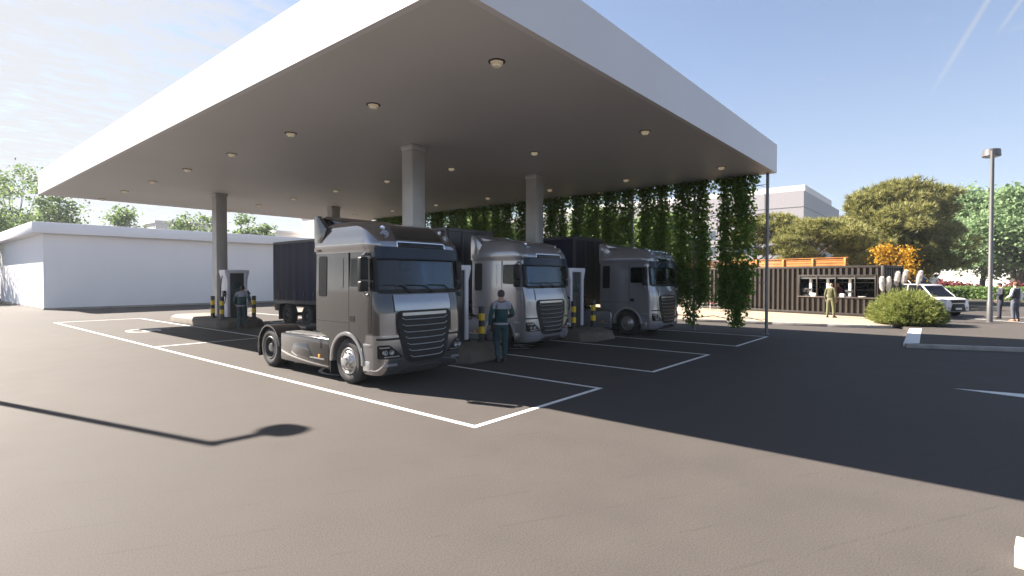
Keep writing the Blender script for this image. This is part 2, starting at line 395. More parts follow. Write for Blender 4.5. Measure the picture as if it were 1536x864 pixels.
# ------------------------------------------------------------------ trucks
def lerp_tab(tab, z):
    if z <= tab[0][0]: return tab[0][1:]
    for a, c in zip(tab, tab[1:]):
        if z <= c[0]:
            t = (z - a[0]) / (c[0] - a[0]); return tuple(p + (q - p) * t for p, q in zip(a[1:], c[1:]))
    return tab[-1][1:]
CAB = [(.26, 1.05, .07, .24), (.33, 1.085, .015, .24), (.60, 1.09, .0, .24), (1.02, 1.085, .025, .22), (1.45, 1.085, .04, .20), (1.62, 1.085, .062, .19), (1.80, 1.085, .12, .18), (2.50, 1.07, .19, .17), (2.66, 1.07, .20, .17)]
BUL = .075
def yfront(x, z, tab=CAB):
    W, f, rc = lerp_tab(tab, z); a = W - rc; ax = min(abs(x), W - 1e-4)
    if ax <= a: return f + BUL * (ax / W) ** 2
    s = 2 * BUL * a / W / W
    return f + BUL * (a / W) ** 2 + rc * (1 - math.sqrt(max(0, 1 - ((ax - a) / rc) ** 2))) + 0 * s
def cab_ring(W, f, rc, r, ys, z, nf=11, nc=6):
    a = W - rc; yl = f + BUL * (a / W) ** 2 + rc
    side = [max(y, yl + .01 * (len(ys) - i)) if y < r else r for i, y in enumerate(ys)]
    pts = [(-W, y, z) for y in side]
    for k in range(nc):
        an = k / nc * math.pi / 2; pts.append((-(a + rc * math.cos(an)), f + BUL * (a / W) ** 2 + rc * (1 - math.sin(an)), z))
    for k in range(nf):
        x = a * (-1 + 2 * k / (nf - 1)); pts.append((x, f + BUL * (x / W) ** 2, z))
    for k in range(nc - 1, -1, -1):
        an = k / nc * math.pi / 2; pts.append(((a + rc * math.cos(an)), f + BUL * (a / W) ** 2 + rc * (1 - math.sin(an)), z))
    pts += [(W, y, z) for y in reversed(side)]
    return pts
def s_front(u, z): return Vector((u, yfront(u, z), z))
def s_side(sg):
    return lambda u, z: Vector((sg * lerp_tab(CAB, z)[0], u, z))
def patch(mb, surf, zs, ul, ur, nu, off, thick, out, bord=None, rc=0.0):
    """grid of the surface between ul(z) and ur(z), pushed out by off, with an edge of depth thick; out = rough outward direction; bord = index width of border cells -> material 1"""
    z0, z1 = min(zs), max(zs); rows = []
    if bord: us = [0, bord[0]] + [bord[0] + (1 - 2 * bord[0]) * k / (nu - 2) for k in range(1, nu - 2)] + [1 - bord[0], 1]
    else: us = [k / nu for k in range(nu + 1)]
    nn = len(us)
    fr, bk = [], []
    for z in zs:
        d = min(z - z0, z1 - z); sh = rc - math.sqrt(max(0, rc * rc - (rc - d) ** 2)) if d < rc else 0
        a, c = ul(z) + sh, ur(z) - sh
        for t in us:
            u = a + (c - a) * t; p = surf(u, z); e = .004
            du = surf(u + e, z) - surf(u - e, z); dz = surf(u, z + e) - surf(u, z - e); n = du.cross(dz)
            if n.length < 1e-9: n = Vector(out)
            n.normalize()
            if n.dot(Vector(out)) < 0: n = -n
            fr.append(p + n * off); bk.append(p + n * (off - thick))
    nz = len(zs); N = nn * nz; fs, ms = [], []
    for i in range(nz - 1):
        for k in range(nn - 1):
            q = (i * nn + k, i * nn + k + 1, (i + 1) * nn + k + 1, (i + 1) * nn + k)
            b_ = 1 if bord and (k == 0 or k == nn - 2 or i < bord[1] or i >= nz - 1 - bord[1]) else 0
            fs.append(q); ms.append(b_); fs.append(tuple(N + j for j in q[::-1])); ms.append(b_)
    bd = [k for k in range(nn)] + [i * nn + nn - 1 for i in range(1, nz)] + [(nz - 1) * nn + k for k in range(nn - 2, -1, -1)] + [i * nn for i in range(nz - 2, 0, -1)]
    for j in range(len(bd)):
        a, c = bd[j], bd[(j + 1) % len(bd)]; fs.append((a, c, N + c, N + a)); ms.append(1 if bord else 0)
    o = len(mb.v); mb.v += [tuple(p) for p in fr + bk]; mb.f += [tuple(i + o for i in f) for f in fs]; mb.mi += ms
    return mb
def zl(a, c, n, edge=0.0):
    z = [a + (c - a) * k / n for k in range(n + 1)]
    if edge: z = [a, a + edge * .15, a + edge * .45, a + edge] + [a + edge + (c - a - 2 * edge) * k / n for k in range(1, n)] + [c - edge, c - edge * .45, c - edge * .15, c]
    return z
def rect_patch(surf, u0, u1, z0, z1, off, thick, out, nu=8, nz=4, rc=0.0, bord=None, u0t=None, u1t=None, mb=None):
    u0t = u0 if u0t is None else u0t; u1t = u1 if u1t is None else u1t
    zs = zl(z0, z1, nz, max(rc, .012) if (rc or bord) else 0)
    return patch(mb or MB(), surf, zs, lambda z: u0 + (u0t - u0) * (z - z0) / (z1 - z0), lambda z: u1 + (u1t - u1) * (z - z0) / (z1 - z0), nu, off, thick, out, bord, rc)
FR = (0, -1, 0)

M_SLAT = mat('grille_slat', (.012, .012, .013), .4, spec=.25)
M_RIMF = mat('rim_bright', (.40, .39, .385), .38, metal=.85, var=.3, vscale=9)
M_RIMR = mat('rim_dark', (.12, .12, .125), .45, metal=.7, var=.2, vscale=9)
def wheel(parent, x, y, Rr, w, rimm, sg, dual=False, name='wheel', convex=True):
    e = bpy.data.objects.new(name, None); COL.objects.link(e); e.parent = parent; e.location = (x, y, Rr); e.empty_display_size = .2
    if sg > 0: e.rotation_euler.z = math.pi
    h = w / 2; ri = Rr * .57
    mb = MB()
    prof = [(ri, -h + .03), (ri + .03, -h + .005), (Rr * .80, -h - .008), (Rr * .93, -h + .012), (Rr * .985, -h + .035), (Rr, -h + .06)]
    ng = 4
    for k in range(ng):     # tread grooves
        u = -h + .07 + (2 * h - .14) * k / (ng - 1)
        prof += [(Rr, u - .008), (Rr - .012, u - .006), (Rr - .012, u + .006), (Rr, u + .008)]
    prof += [(Rr, h - .06), (Rr * .985, h - .035), (Rr * .93, h - .012), (Rr * .8, h), (ri, h - .03)]
    mb.lathe(prof, axis='X', n=40); mb.build('tyre', M_RUBBER, e, recalc=True)
    mb = MB()
    if convex:
        mb.lathe([(ri + .012, -h + .02), (ri, -h - .002), (ri - .02, -h + .0), (ri - .035, -h + .03), (ri - .05, -h + .015), (ri * .62, -h - .02), (ri * .55, -h - .02), (ri * .5, -h - .045), (ri * .36, -h - .06), (ri * .3, -h - .10), (0, -h - .105)], axis='X', n=36)
        rb, hb = ri * .70, -h - .02
    else:
        mb.lathe([(ri + .012, -h + .02), (ri, -h - .002), (ri - .02, -h + .0), (ri - .03, -h + .14), (ri * .72, -h + .17), (ri * .5, -h + .165), (ri * .42, -h + .06), (ri * .36, -h + .02), (0, -h + .01)], axis='X', n=36)
        rb, hb = ri * .62, -h + .15
    for k in range(10):
        a = 2 * math.pi * k / 10; c = (rb * math.cos(a), rb * math.sin(a))
        mb.lathe([(.0, hb - .028), (.014, hb - .026), (.014, hb + .02)], (0, c[0], c[1]), 'X', 6)
    mb.build('rim', rimm, e)
    if dual:
        mb = MB(); mb.lathe([(p, q + w + .03) for p, q in prof], axis='X', n=32); mb.build('tyre', M_RUBBER, e)
    return e
def arc_band(mb, yc, zc, r0, r1, x0, x1, a0, a1, n=20):
    rings = []
    for k in range(n + 1):
        a = R(a0 + (a1 - a0) * k / n); c, s = math.cos(a), math.sin(a)
        rings.append([(x0, yc + r0 * c, zc + r0 * s), (x1, yc + r0 * c, zc + r0 * s), (x1, yc + r1 * c, zc + r1 * s), (x0, yc + r1 * c, zc + r1 * s)])
    mb.loft(rings); return mb

def tractor(paint, trim, label, loc, front=None):
    front = front or paint
    t = empty('tractor_truck', loc, 0, label, 'truck', 'tractor trucks at the charging bays')
    WR, WF, WRY = .455, 1.12, 4.37
    ys = [2.25, 2.12, 1.84, 1.03, .98, .42]
    # cab shell with openings for windscreen and side windows
    lv = [1.02, 1.2, 1.45, 1.62, 1.78, 1.84, 1.95, 2.2, 2.46, 2.50, 2.62]
    rings = [cab_ring(*lerp_tab(CAB, z), 2.25, ys, z) for z in lv]
    n = len(rings[0]); nc, nf = 6, 11; f0 = len(ys) + 2; f1 = len(ys) + nc + nf + nc - 3
    def skip(i, k):
        z = (lv[i] + lv[i + 1]) / 2
        if 1.84 < z < 2.5 and f0 <= k < f1: return True
        if 1.95 < z < 2.46 and (k == 4 or k == n - 6): return True
        return False
    mb = MB(); mb.loft(rings, skip=skip); mb.build('cab_shell', paint, t, smooth=35, recalc=True)
    # lower front corners and bumper: U-shaped shell in front of the wheel arch
    rings = []
    for z in (.26, .30, .36, .5, .7, .9, 1.018):
        W, f, rc = lerp_tab(CAB, z); rings.append(cab_ring(W, f, rc, .56, [.56, .5], z))
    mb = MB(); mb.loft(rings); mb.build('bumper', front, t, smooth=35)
    # side panels round the wheel arch
    for s in (-1, 1):
        ar = [(WF + .56 * math.cos(R(a)), WR + .56 * math.sin(R(a))) for a in range(196, 89, -9)]
        fr = [(.50, .30)] + ar + [(WF, 1.03), (.50, 1.03)]
        ar2 = [(WF + .56 * math.cos(R(a)), WR + .56 * math.sin(R(a))) for a in range(88, 10, -9)]
        rr = [(WF + .001, 1.03)] + ar2 + [(1.74, .62), (1.80, .9), (2.24, 1.0), (2.24, 1.03)]
        mb = MB(); mb.prism(fr, 'X', s * 1.0, s * 1.087); mb.prism(rr, 'X', s * 1.0, s * 1.087); mb.build('wheel_arch_panel', paint, t, smooth=30)
        mb = MB(); arc_band(mb, WF, WR, .51, .585, s * .78, s * 1.115, -4, 184, 26); mb.build('mudguard', trim, t, bevel=.012)
        mb = MB(); mb.b2(s * .6 if s > 0 else -.78, .78 if s > 0 else -.6, .6, 1.7, .4, 1.015); mb.build('wheel_well', M_CHASSIS, t, smooth=0)
        # sill / step trim
        mb = MB(); mb.b2(min(s * 1.02, s * 1.10), max(s * 1.02, s * 1.10), .12 + .2, .56, .80, .845); mb.build('step_trim', trim, t, bevel=.01)
        mb = MB(); mb.b2(min(s * 1.0, s * 1.094), max(s * 1.0, s * 1.094), .36, .575, .33, .52); mb.build('step_box', M_ALU, t, bevel=.008)
        # door: seams, window, handle
        ss = s_side(s); ou = (s, 0, 0)
                # door leaf: below, above and beside the window
        mb = MB(); rect_patch(ss, .30, 1.03, 1.06, 1.93, .006, .01, ou, nu=4, nz=4, rc=.03, mb=mb)
        mb.build('door', paint, t, smooth=30)
        mb = MB()
        for y in (1.045,): mb.b2(min(s * 1.07, s * 1.089), max(s * 1.07, s * 1.089), y - .006, y + .006, 1.06, 2.6)
        mb.b2(min(s * 1.07, s * 1.0895), max(s * 1.07, s * 1.0895), .36, 2.23, 1.215, 1.225)
        mb.build('door_seam', M_BLACK, t, smooth=0)
        mb = MB(); rect_patch(ss, .34, 1.0, 1.93, 2.49, .010, .014, ou, nu=8, nz=4, rc=.06, bord=(.06, 2), u0t=.38, mb=mb); mb.build('side_window', [M_GLASSD, M_BLACK], t, smooth=30)
        mb = MB(); rect_patch(ss, .84, 1.00, 1.25, 1.36, .012, .02, ou, nu=3, nz=2, rc=.015, mb=mb); mb.build('door_handle', M_BLACK, t)
        mb = MB(); rect_patch(ss, 1.84, 2.14, 1.72, 2.55, .010, .014, ou, nu=6, nz=4, rc=.05, mb=mb); mb.build('sleeper_window', M_LOUVRE, t)
        mb = MB(); rect_patch(ss, 1.24, 1.52, 1.9, 2.5, .008, .02, ou, nu=3, nz=3, rc=.05, mb=mb); mb.build('side_locker_panel', paint, t)
        # mirrors
        mx = s * 1.22
        mb = MB(); mb.box((mx, .37, 2.28), (.17, .13, .43)); mb.build('mirror', M_BLACK, t, bevel=.035, seg=3)
        mb = MB(); mb.box((mx, .37, 1.945), (.18, .13, .20)); mb.build('mirror', M_BLACK, t, bevel=.035, seg=3)
        mb = MB(); mb.tube([(s * 1.05, .46, 2.54), (s * 1.14, .40, 2.56), (mx, .37, 2.51)], .03, 8); mb.tube([(s * 1.07, .42, 1.80), (s * 1.15, .40, 1.76), (mx, .38, 1.86)], .018, 8); mb.build('mirror_arm', trim if s < 0 else M_BLACK, t)
        # air deflector panel on the front corner and its dark seam
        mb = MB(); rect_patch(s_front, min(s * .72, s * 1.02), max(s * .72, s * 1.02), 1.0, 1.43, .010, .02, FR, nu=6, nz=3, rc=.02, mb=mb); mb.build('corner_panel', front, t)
        mb = MB(); rect_patch(s_front, min(s * .62, s * 1.06), max(s * .62, s * 1.06), .925, .965, .006, .02, FR, nu=8, nz=1, mb=mb); mb.build('corner_gap', M_BLACK, t)
        # headlight
        lo, hi = (-1.03, -.60) if s < 0 else (.60, 1.03)
        zs = zl(.58, .84, 4, .04); mb = MB()
        if s < 0: patch(mb, s_front, zs, lambda z: -1.055, lambda z: -.56 - .30 * (z - .58) / .26, 8, .012, .03, FR, None, .03)
        else: patch(mb, s_front, zs, lambda z: .56 + .30 * (z - .58) / .26, lambda z: 1.055, 8, .012, .03, FR, None, .03)
        hl = mb.build('headlight', M_DLENS, t)
        for z_, a_, c_ in ((.79, .86, 1.03), (.615, .66, .97)):
            mb = MB(); rect_patch(s_front, min(s * a_, s * c_), max(s * a_, s * c_), z_ - .008, z_ + .010, .020, .02, FR, nu=6, nz=1, mb=mb); mb.build('light_strip', M_LENS, hl)
        for x_ in (.83, .955):
            c_ = s_front(s * x_, .70); mb = MB(); mb.lathe([(0, -.018), (.03, -.02), (.042, -.03), (.05, -.03), (.05, .01)], tuple(c_), 'Y', 16); mb.build('projector_lamp', M_LENS, hl)
        mb = MB(); rect_patch(s_front, min(s * .70, s * .98), max(s * .70, s * .98), .43, .475, .010, .02, FR, nu=6, nz=1, rc=.01, mb=mb); mb.build('fog_light', M_LENS, t)
    # front: windscreen, visor, panels, grille
    mb = MB(); rect_patch(s_front, -1.035, 1.035, 1.80, 2.535, .012, .02, FR, nu=28, nz=8, rc=.08, bord=(.022, 3), mb=mb); mb.build('windscreen', [M_GLASS, M_BLACK], t, smooth=30)
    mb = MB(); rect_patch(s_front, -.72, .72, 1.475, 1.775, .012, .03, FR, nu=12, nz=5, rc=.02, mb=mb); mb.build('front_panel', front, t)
    for s in (-1, 1):
        mb = MB(); mb.tube([s_front(s * .727, z) + Vector((0, -.012, 0)) for z in (1.46, 1.6, 1.78)], .006, 6); mb.build('panel_seam', M_BLACK, t)
    for x in (-.62, -.08, .46):
        mb = MB(); pts = [s_front(x + .36, 1.83), s_front(x + .30, 1.85), s_front(x - .02, 1.93), s_front(x - .28, 1.95)]
        mb.tube([p + Vector((0, -.045, 0)) for p in (s_front(x + .34, 1.81), s_front(x + .2, 1.90), s_front(x + .12, 1.955))], .014, 6)
        mb.tube([p + Vector((0, -.04, 0)) for p in (s_front(x - .30, 1.965), s_front(x + .14, 1.955))], .011, 6)
        mb.build('wiper', M_BLACK, t)
    # grille
    zs = zl(.46, 1.468, 8, .14); gw = lambda z: .50 + .20 * min(1, (z - .46) / .75)
    mb = MB(); patch(mb, s_front, zs, lambda z: -gw(z), lambda z: gw(z), 14, .016, .05, FR, None, .12); gr = mb.build('grille', M_BLACK, t)
    for k in range(7):
        z = 1.30 - .122 * k; w_ = gw(z) - .115
        mb = MB(); pts = [(-w_, z + .035), (-w_ + .07, z), (-w_ * .5, z - .004), (0, z - .006), (w_ * .5, z - .004), (w_ - .07, z), (w_, z + .035)]
        mb.tube([s_front(x, q) + Vector((0, -.03, 0)) for x, q in pts], .009, 6); mb.build('slat_trim', M_ALU, gr)
        mb = MB(); rect_patch(s_front, -w_ + .04, w_ - .04, z + .012, z + .07, .022, .02, FR, nu=8, nz=1, mb=mb); mb.build('slat', M_SLAT, gr)
    mb = MB(); rect_patch(s_front, -.56, .56, 1.372, 1.43, .03, .03, FR, nu=10, nz=2, rc=.01, mb=mb); mb.build('grille_bar', M_ALU, gr)
    mb = MB(); patch(mb, s_front, zl(.262, .40, 3, .02), lambda z: -.62 + .25 * (z - .262) / .138, lambda z: .62 - .25 * (z - .262) / .138, 10, .006, .03, FR); mb.build('bumper_grille', M_CHASSIS, t)
    mb = MB(); rect_patch(s_front, -.26, .26, .275, .385, .018, .02, FR, nu=4, nz=1, mb=mb); mb.build('number_plate', M_CHASSIS, t)
    # roof
    RT = [(2.60, 1.075, .175, .18), (2.66, 1.08, .165, .18), (2.70, 1.10, .13, .22), (2.80, 1.10, .15, .24), (2.90, 1.078, .21, .26), (3.00, 1.052, .31, .28), (3.08, 1.030, .42, .30), (3.14, 1.0, .55, .32), (3.19, .95, .72, .34), (3.225, .89, .95, .36), (3.25, .74, 1.25, .34), (3.26, .55, 1.6, .25)]
    rys = [2.25, 2.0, 1.6, 1.2, .9, .6]
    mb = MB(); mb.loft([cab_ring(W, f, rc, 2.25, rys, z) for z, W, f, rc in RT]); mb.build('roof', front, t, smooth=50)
    rt = [(z, W, f, rc) for z, W, f, rc in RT]
    s_roof = lambda u, z: Vector((u, yfront(u, z, rt), z))
    mb = MB(); patch(mb, s_roof, zl(2.835, 3.13, 8, .02), lambda z: -.60 + .12 * (z - 2.8), lambda z: .60 - .12 * (z - 2.8), 10, .012, .03, FR); mb.build('roof_panel', paint, t)
    mb = MB(); rect_patch(s_roof, -.62, .62, 2.685, 2.80, .022, .04, FR, nu=12, nz=3, rc=.03, bord=(.02, 2), mb=mb); mb.build('marker_light_bar', [M_DLENS, M_CHROME], t)
    # sun visor
    vt = [(2.44, 1.09, .04, .2), (2.70, 1.10, .09, .2)]
    s_vis = lambda u, z: Vector((u, yfront(u, z, vt), z))
    mb = MB(); rect_patch(s_vis, -1.07, 1.07, 2.47, 2.69, .0, .02, FR, nu=26, nz=3, rc=.02, mb=mb); mb.build('sun_visor', mat('visor_tint', (.012, .020, .036), .15, spec=.3), t)
    for s in (-1, 1):
        for u, z, r_ in ((.80, 2.93, .085), (.74, 3.06, .05)):
            c = s_roof(s * u, z); nrm = Vector((s * .45, -.8, .4)).normalized(); q = nrm.to_track_quat('Z', 'Y').to_matrix()
            mb = MB(); mb.lathe([(0, .0), (r_ * .55, .005), (r_ * .6, .022), (r_ * .95, .03), (r_, .015), (r_, -.06)], n=20); mb.v = [tuple(q @ Vector(p) + c) for p in mb.v]
            mb.build('roof_spotlight', M_LENS if r_ > .06 else M_CHROME, t)
    # rear air deflector
    rg = [(1.55, 3.24, .60), (1.8, 3.31, .72), (2.05, 3.37, .84), (2.25, 3.42, .92)]
    mb = MB(); mb.loft([[(-w, y, 2.9), (w, y, 2.9), (w, y, z - .05), (w - .1, y, z), (-w + .1, y, z), (-w, y, z - .05)] for y, z, w in rg]); mb.build('air_deflector', paint, t, smooth=35)
    for s in (-1, 1):
        mb = MB(); mb.prism([(2.05, 2.64), (2.30, 2.64), (2.30, 3.36), (2.24, 3.40), (2.16, 3.40), (1.82, 3.10), (1.95, 2.9)], 'X', s * 1.0, s * 1.095); mb.build('roof_fairing', paint, t, bevel=.01)
    # interior
    mb = MB(); mb.b2(-1.0, 1.0, .40, .72, 1.55, 1.83); mb.b2(.2, .85, .5, .78, 1.80, 1.90); mb.b2(-1.03, 1.03, 2.12, 2.2, 1.1, 2.6); mb.b2(-1.0, 1.0, .3, 2.1, 1.05, 1.09); mb.b2(-1.0, 1.0, 1.5, 2.1, 1.09, 1.7); mb.build('cab_interior', M_INT, t, bevel=.02)
    for s in (-1, 1):
        mb = MB(); mb.box((s * .52, 1.1, 1.55), (.5, .5, .14)); mb.box((s * .52, 1.34, 1.92), (.48, .13, .68)); mb.box((s * .52, 1.34, 2.36), (.26, .1, .17)); mb.build('seat', M_SEAT, t, bevel=.035)
    mb = MB(); q = Matrix.Rotation(R(50), 3, 'X'); pts = [q @ Vector((.21 * math.cos(a), .21 * math.sin(a), 0)) + Vector((.52, .74, 1.98)) for a in [2 * math.pi * k / 20 for k in range(21)]]
    mb.tube(pts, .017, 6); mb.tube([pts[0], pts[10]], .018, 6); mb.tube([(.52, .74, 1.98), (.52, .6, 1.85)], .03, 6); mb.build('steering_wheel', M_BLACK, t)
    # chassis
    mb = MB()
    for s in (-1, 1): mb.b2(min(s * .34, s * .42), max(s * .34, s * .42), .7, 5.0, .55, .82)
    for y in (2.4, 3.4, 4.9): mb.b2(-.34, .34, y - .05, y + .05, .58, .78)
    mb.b2(-.5, .5, .2, 1.9, .42, 1.0); mb.tube([(-.9, WF, WR), (.9, WF, WR)], .06, 8); mb.tube([(-.9, WRY, WR), (.9, WRY, WR)], .11, 8); mb.lathe([(0, -.2), (.2, -.15), (.22, 0), (.2, .15), (0, .2)], (0, WRY, WR), 'X', 14)
    mb.build('chassis', M_CHASSIS, t, smooth=30)
    mb = MB(); mb.prism([(-.45, 3.85), (.45, 3.85), (.45, 4.25), (.16, 4.75), (.06, 4.4), (-.06, 4.4), (-.16, 4.75), (-.45, 4.25)], 'Z', .86, .93); mb.build('fifth_wheel', M_DSTEEL, t, bevel=.012)
    mb = MB(); mb.b2(-.32, .32, 2.55, 3.75, .83, .85); mb.build('catwalk', M_ALU, t, smooth=0)
    for s in (-1, 1):
        mb = MB(); x0, x1 = sorted((s * .5, s * 1.085)); mb.b2(x0, x1, 1.76, 3.82, .22, .86); fair = mb.build('side_fairing', paint, t, bevel=.05, seg=3)
        mb = MB(); x0, x1 = sorted((s * .6, s * 1.0))
        for k in range(7): mb.b2(x0, x1, 1.86 + .28 * k, 2.06 + .28 * k, .858, .872)
        mb.build('tread_plate', M_ALU, fair, bevel=.004)
        mb = MB(); x0, x1 = sorted((s * 1.07, s * 1.094)); mb.prism([(2.35, .38), (3.35, .38), (3.2, .66), (2.65, .70)], 'X', x0, x1); mb.build('tank_cover', paint, fair, bevel=.01)
        mb = MB(); x0, x1 = sorted((s * 1.08, s * 1.1)); mb.b2(x0, x1, 1.95, 2.5, .40, .425); mb.build('side_trim', M_ALU, fair)
        mb = MB(); mb.b2(x0, x1, 2.1, 2.17, .435, .50); mb.build('side_marker_light', M_AMBER, fair, bevel=.004)
        mb = MB(); x0, x1 = sorted((s * .47, s * 1.10)); arc_band(mb, WRY, WR, .50, .545, x0, x1, -10, 172, 22); mb.b2(x0, x1, WRY + .50, WRY + .53, .22, .40); mb.build('mudguard', paint if s < 0 else M_BLACK, t, bevel=.012)
        mb = MB(); x0, x1 = sorted((s * .5, s * .95)); mb.b2(x0, x1, 4.93, 5.0, .62, .74); mb.build('tail_light', M_RED, t, bevel=.01)
        mb = MB(); x0, x1 = sorted((s * .62, s * 1.08)); mb.b2(x0, x1, WF + .60, WF + .63, .16, .62); mb.build('mud_flap', M_BLACK, t)
        wheel(t, s * .925, WF, WR, .27, M_RIMF, s)
        wheel(t, s * .94, WRY, WR, .25, M_RIMR, s, dual=True, convex=False)
    return t
P_DARK = mat('graphite_metallic_paint', (.05, .047, .048), .14, metal=.8, coat=1, var=.03, vscale=2)
P_TRIM = mat('silver_trim_paint', (.30, .29, .29), .3, metal=.8, coat=.5)
P_GREY = mat('pale_grey_metallic_paint', (.33, .332, .36), .2, metal=.5, coat=1, var=.03, vscale=2)
P_TRIM2 = mat('pale_grey_trim_paint', (.34, .34, .365), .3, metal=.4, coat=.5)
t1 = tractor(P_DARK, P_TRIM, 'dark graphite tractor truck without a trailer, half in the sun', (7.05, 8.12, 0), mat('graphite_paint_baked_reflection', (.27, .27, .282), .13, metal=.92, coat=1))  # front, corner, bumper and roof paint lightened to imitate reflected sky and ground
t2 = tractor(P_GREY, P_TRIM2, 'light grey tractor truck in the middle bay, behind the walking worker', (12.87, 9.20, 0))
t3 = copy_tree(t2); t3.location = (18.69, 8.12, 0); tag(t3, 'light grey tractor truck in the farthest bay, beside the hanging plants', 'truck', 'tractor trucks at the charging bays')

# semi trailers
M_CURT = bpy.data.materials.new('navy_curtain'); M_CURT.use_nodes = True
def _curt():
    nt = M_CURT.node_tree; b = nt.nodes['Principled BSDF']; b.inputs['Base Color'].default_value = (.012, .014, .046, 1); b.inputs['Specular IOR Level'].default_value = .18; b.inputs['Roughness'].default_value = .5
    tc = nt.nodes.new('ShaderNodeTexCoord'); mp = nt.nodes.new('ShaderNodeMapping'); mp.inputs['Scale'].default_value = (1, 1, .12)
    n = nt.nodes.new('ShaderNodeTexNoise'); n.inputs['Scale'].default_value = 2.2; n.inputs['Detail'].default_value = 3
    nt.links.new(tc.outputs['Object'], mp.inputs[0]); nt.links.new(mp.outputs[0], n.inputs['Vector'])
    bp = nt.nodes.new('ShaderNodeBump'); bp.inputs['Strength'].default_value = .35; bp.inputs['Distance'].default_value = .05
    nt.links.new(n.outputs['Fac'], bp.inputs['Height']); nt.links.new(bp.outputs[0], b.inputs['Normal'])
_curt()
M_TRPOST = mat('trailer_post_grey', (.08, .08, .09), .4, metal=.4)
M_NAVY = mat('navy_panel', (.012, .013, .03), .35)
def trailer(label, loc):
    t = empty('semi_trailer', loc, 0, label, 'trailer', 'dark curtain-sided trailers')
    L, W, Z0, Z1 = 11.6, 1.09, 1.08, 3.74
    for s in (-1, 1):
        N = 260; rings = []
        for k in range(N + 1):
            y = .10 + (L - .20) * k / N; d = .012 * math.sin(y * 9.0) * math.sin(y * 2.3 + 1)
            x = s * (W - .02) + s * d; xi = s * (W - .05)
            rings.append([(x, y, Z0 + .04), (x, y, Z1 - .1), (xi, y, Z1 - .1), (xi, y, Z0 + .04)])
        mb = MB(); mb.loft(rings); c = mb.build('curtain', M_CURT, t, smooth=30)
        for k in range(15):
            y = .6 + .75 * k; mb = MB(); x0, x1 = sorted((s * (W - .01), s * (W + .012))); mb.b2(x0, x1, y - .022, y + .022, Z0 - .06, Z0 + .46); mb.box((s * (W + .015), y, Z0 + .30), (.02, .06, .09)); mb.build('curtain_strap', M_TRPOST, c, smooth=0)
        mb = MB(); x0, x1 = sorted((s * (W - .09), s * (W + .005))); mb.b2(x0, x1, .0, L, Z1 - .1, Z1); mb.build('roof_rail', M_TRPOST, t, bevel=.01)
        for y in (0, L - .1):
            mb = MB(); mb.b2(x0, x1, y, y + .1, Z0 - .05, Z1 - .1); mb.build('corner_post', M_TRPOST, t, bevel=.008)
        mb = MB(); mb.b2(x0, x1, .1, L - .1, Z0 - .1, Z0 + .04); mb.build('side_rail', M_DSTEEL, t, bevel=.008)
        mb = MB(); x0, x1 = sorted((s * .98, s * 1.02))
        for z in (.48, .75): mb.b2(x0, x1, 4.0, 7.3, z, z + .1)
        for y in (4.2, 5.6, 7.1): mb.b2(x0, x1, y - .03, y + .03, .42, Z0 - .1)
        mb.build('side_guard', M_ALU, t, smooth=0)
        mb = MB(); mb.b2(min(s * .55, s * .65), max(s * .55, s * .65), 2.5, 2.62, .12, 1.0); mb.b2(min(s * .5, s * .7), max(s * .5, s * .7), 2.42, 2.70, .002, .12); mb.build('landing_leg', M_DSTEEL, t, bevel=.01)
        for y in (6.95, 8.72, 10.42): wheel(t, s * .90, y, .47, .30, M_RIMR, s, convex=False)
        mb = MB(); x0, x1 = sorted((s * .62, s * 1.08)); mb.b2(x0, x1, 11.1, 11.14, .22, .62); mb.b2(x0, x1, 11.0, 11.5, .62, .93); mb.build('mud_flap', M_BLACK, t, bevel=.01)
        mb = MB(); mb.b2(min(s * .6, s * 1.05), max(s * .6, s * 1.05), L - .03, L + .03, .74, .88); mb.build('tail_light', M_RED, t, bevel=.01)
    mb = MB(); mb.b2(-W + .1, W - .1, .0, .06, Z0, Z1 - .12); mb.build('front_wall', M_NAVY, t, smooth=0)
    for x in (-.36, .36):
        mb = MB(); mb.b2(x - .035, x + .035, -.025, .0, Z0, Z1 - .1); mb.build('front_rib', M_TRPOST, t, bevel=.005)
    mb = MB(); mb.b2(-W + .095, W - .095, -.004, .1, Z1 - .115, Z1 - .004); mb.build('front_rail', M_TRPOST, t, bevel=.008)
    mb = MB(); mb.b2(-W + .1, W - .1, L - .06, L, Z0, Z1 - .1); mb.build('rear_door', M_NAVY, t, smooth=0)
    mb = MB(); mb.b2(-W + .09, W - .09, .09, L - .02, Z1 - .06, Z1 - .02); mb.build('roof', M_TRPOST, t, smooth=0)
    mb = MB(); mb.b2(-W + .1, W - .1, .05, L - .05, Z0 - .08, Z0 + .02)
    for s in (-1, 1): mb.b2(min(s * .3, s * .42), max(s * .3, s * .42), .4, L - .1, .78, Z0 - .08)
    for y in (6.95, 8.72, 10.42): mb.tube([(-.85, y, .47), (.85, y, .47)], .08, 8)
    mb.build('chassis', M_CHASSIS, t, smooth=30)
    return t
tr = trailer('dark curtain-sided trailer behind the middle grey truck, rear end visible behind the graphite tractor', (12.87, 12.6, 0))
tr2 = copy_tree(tr); tr2.location = (18.69, 11.5, 0); tag(tr2, 'dark navy trailer behind the farthest grey truck, beside the hanging plants')
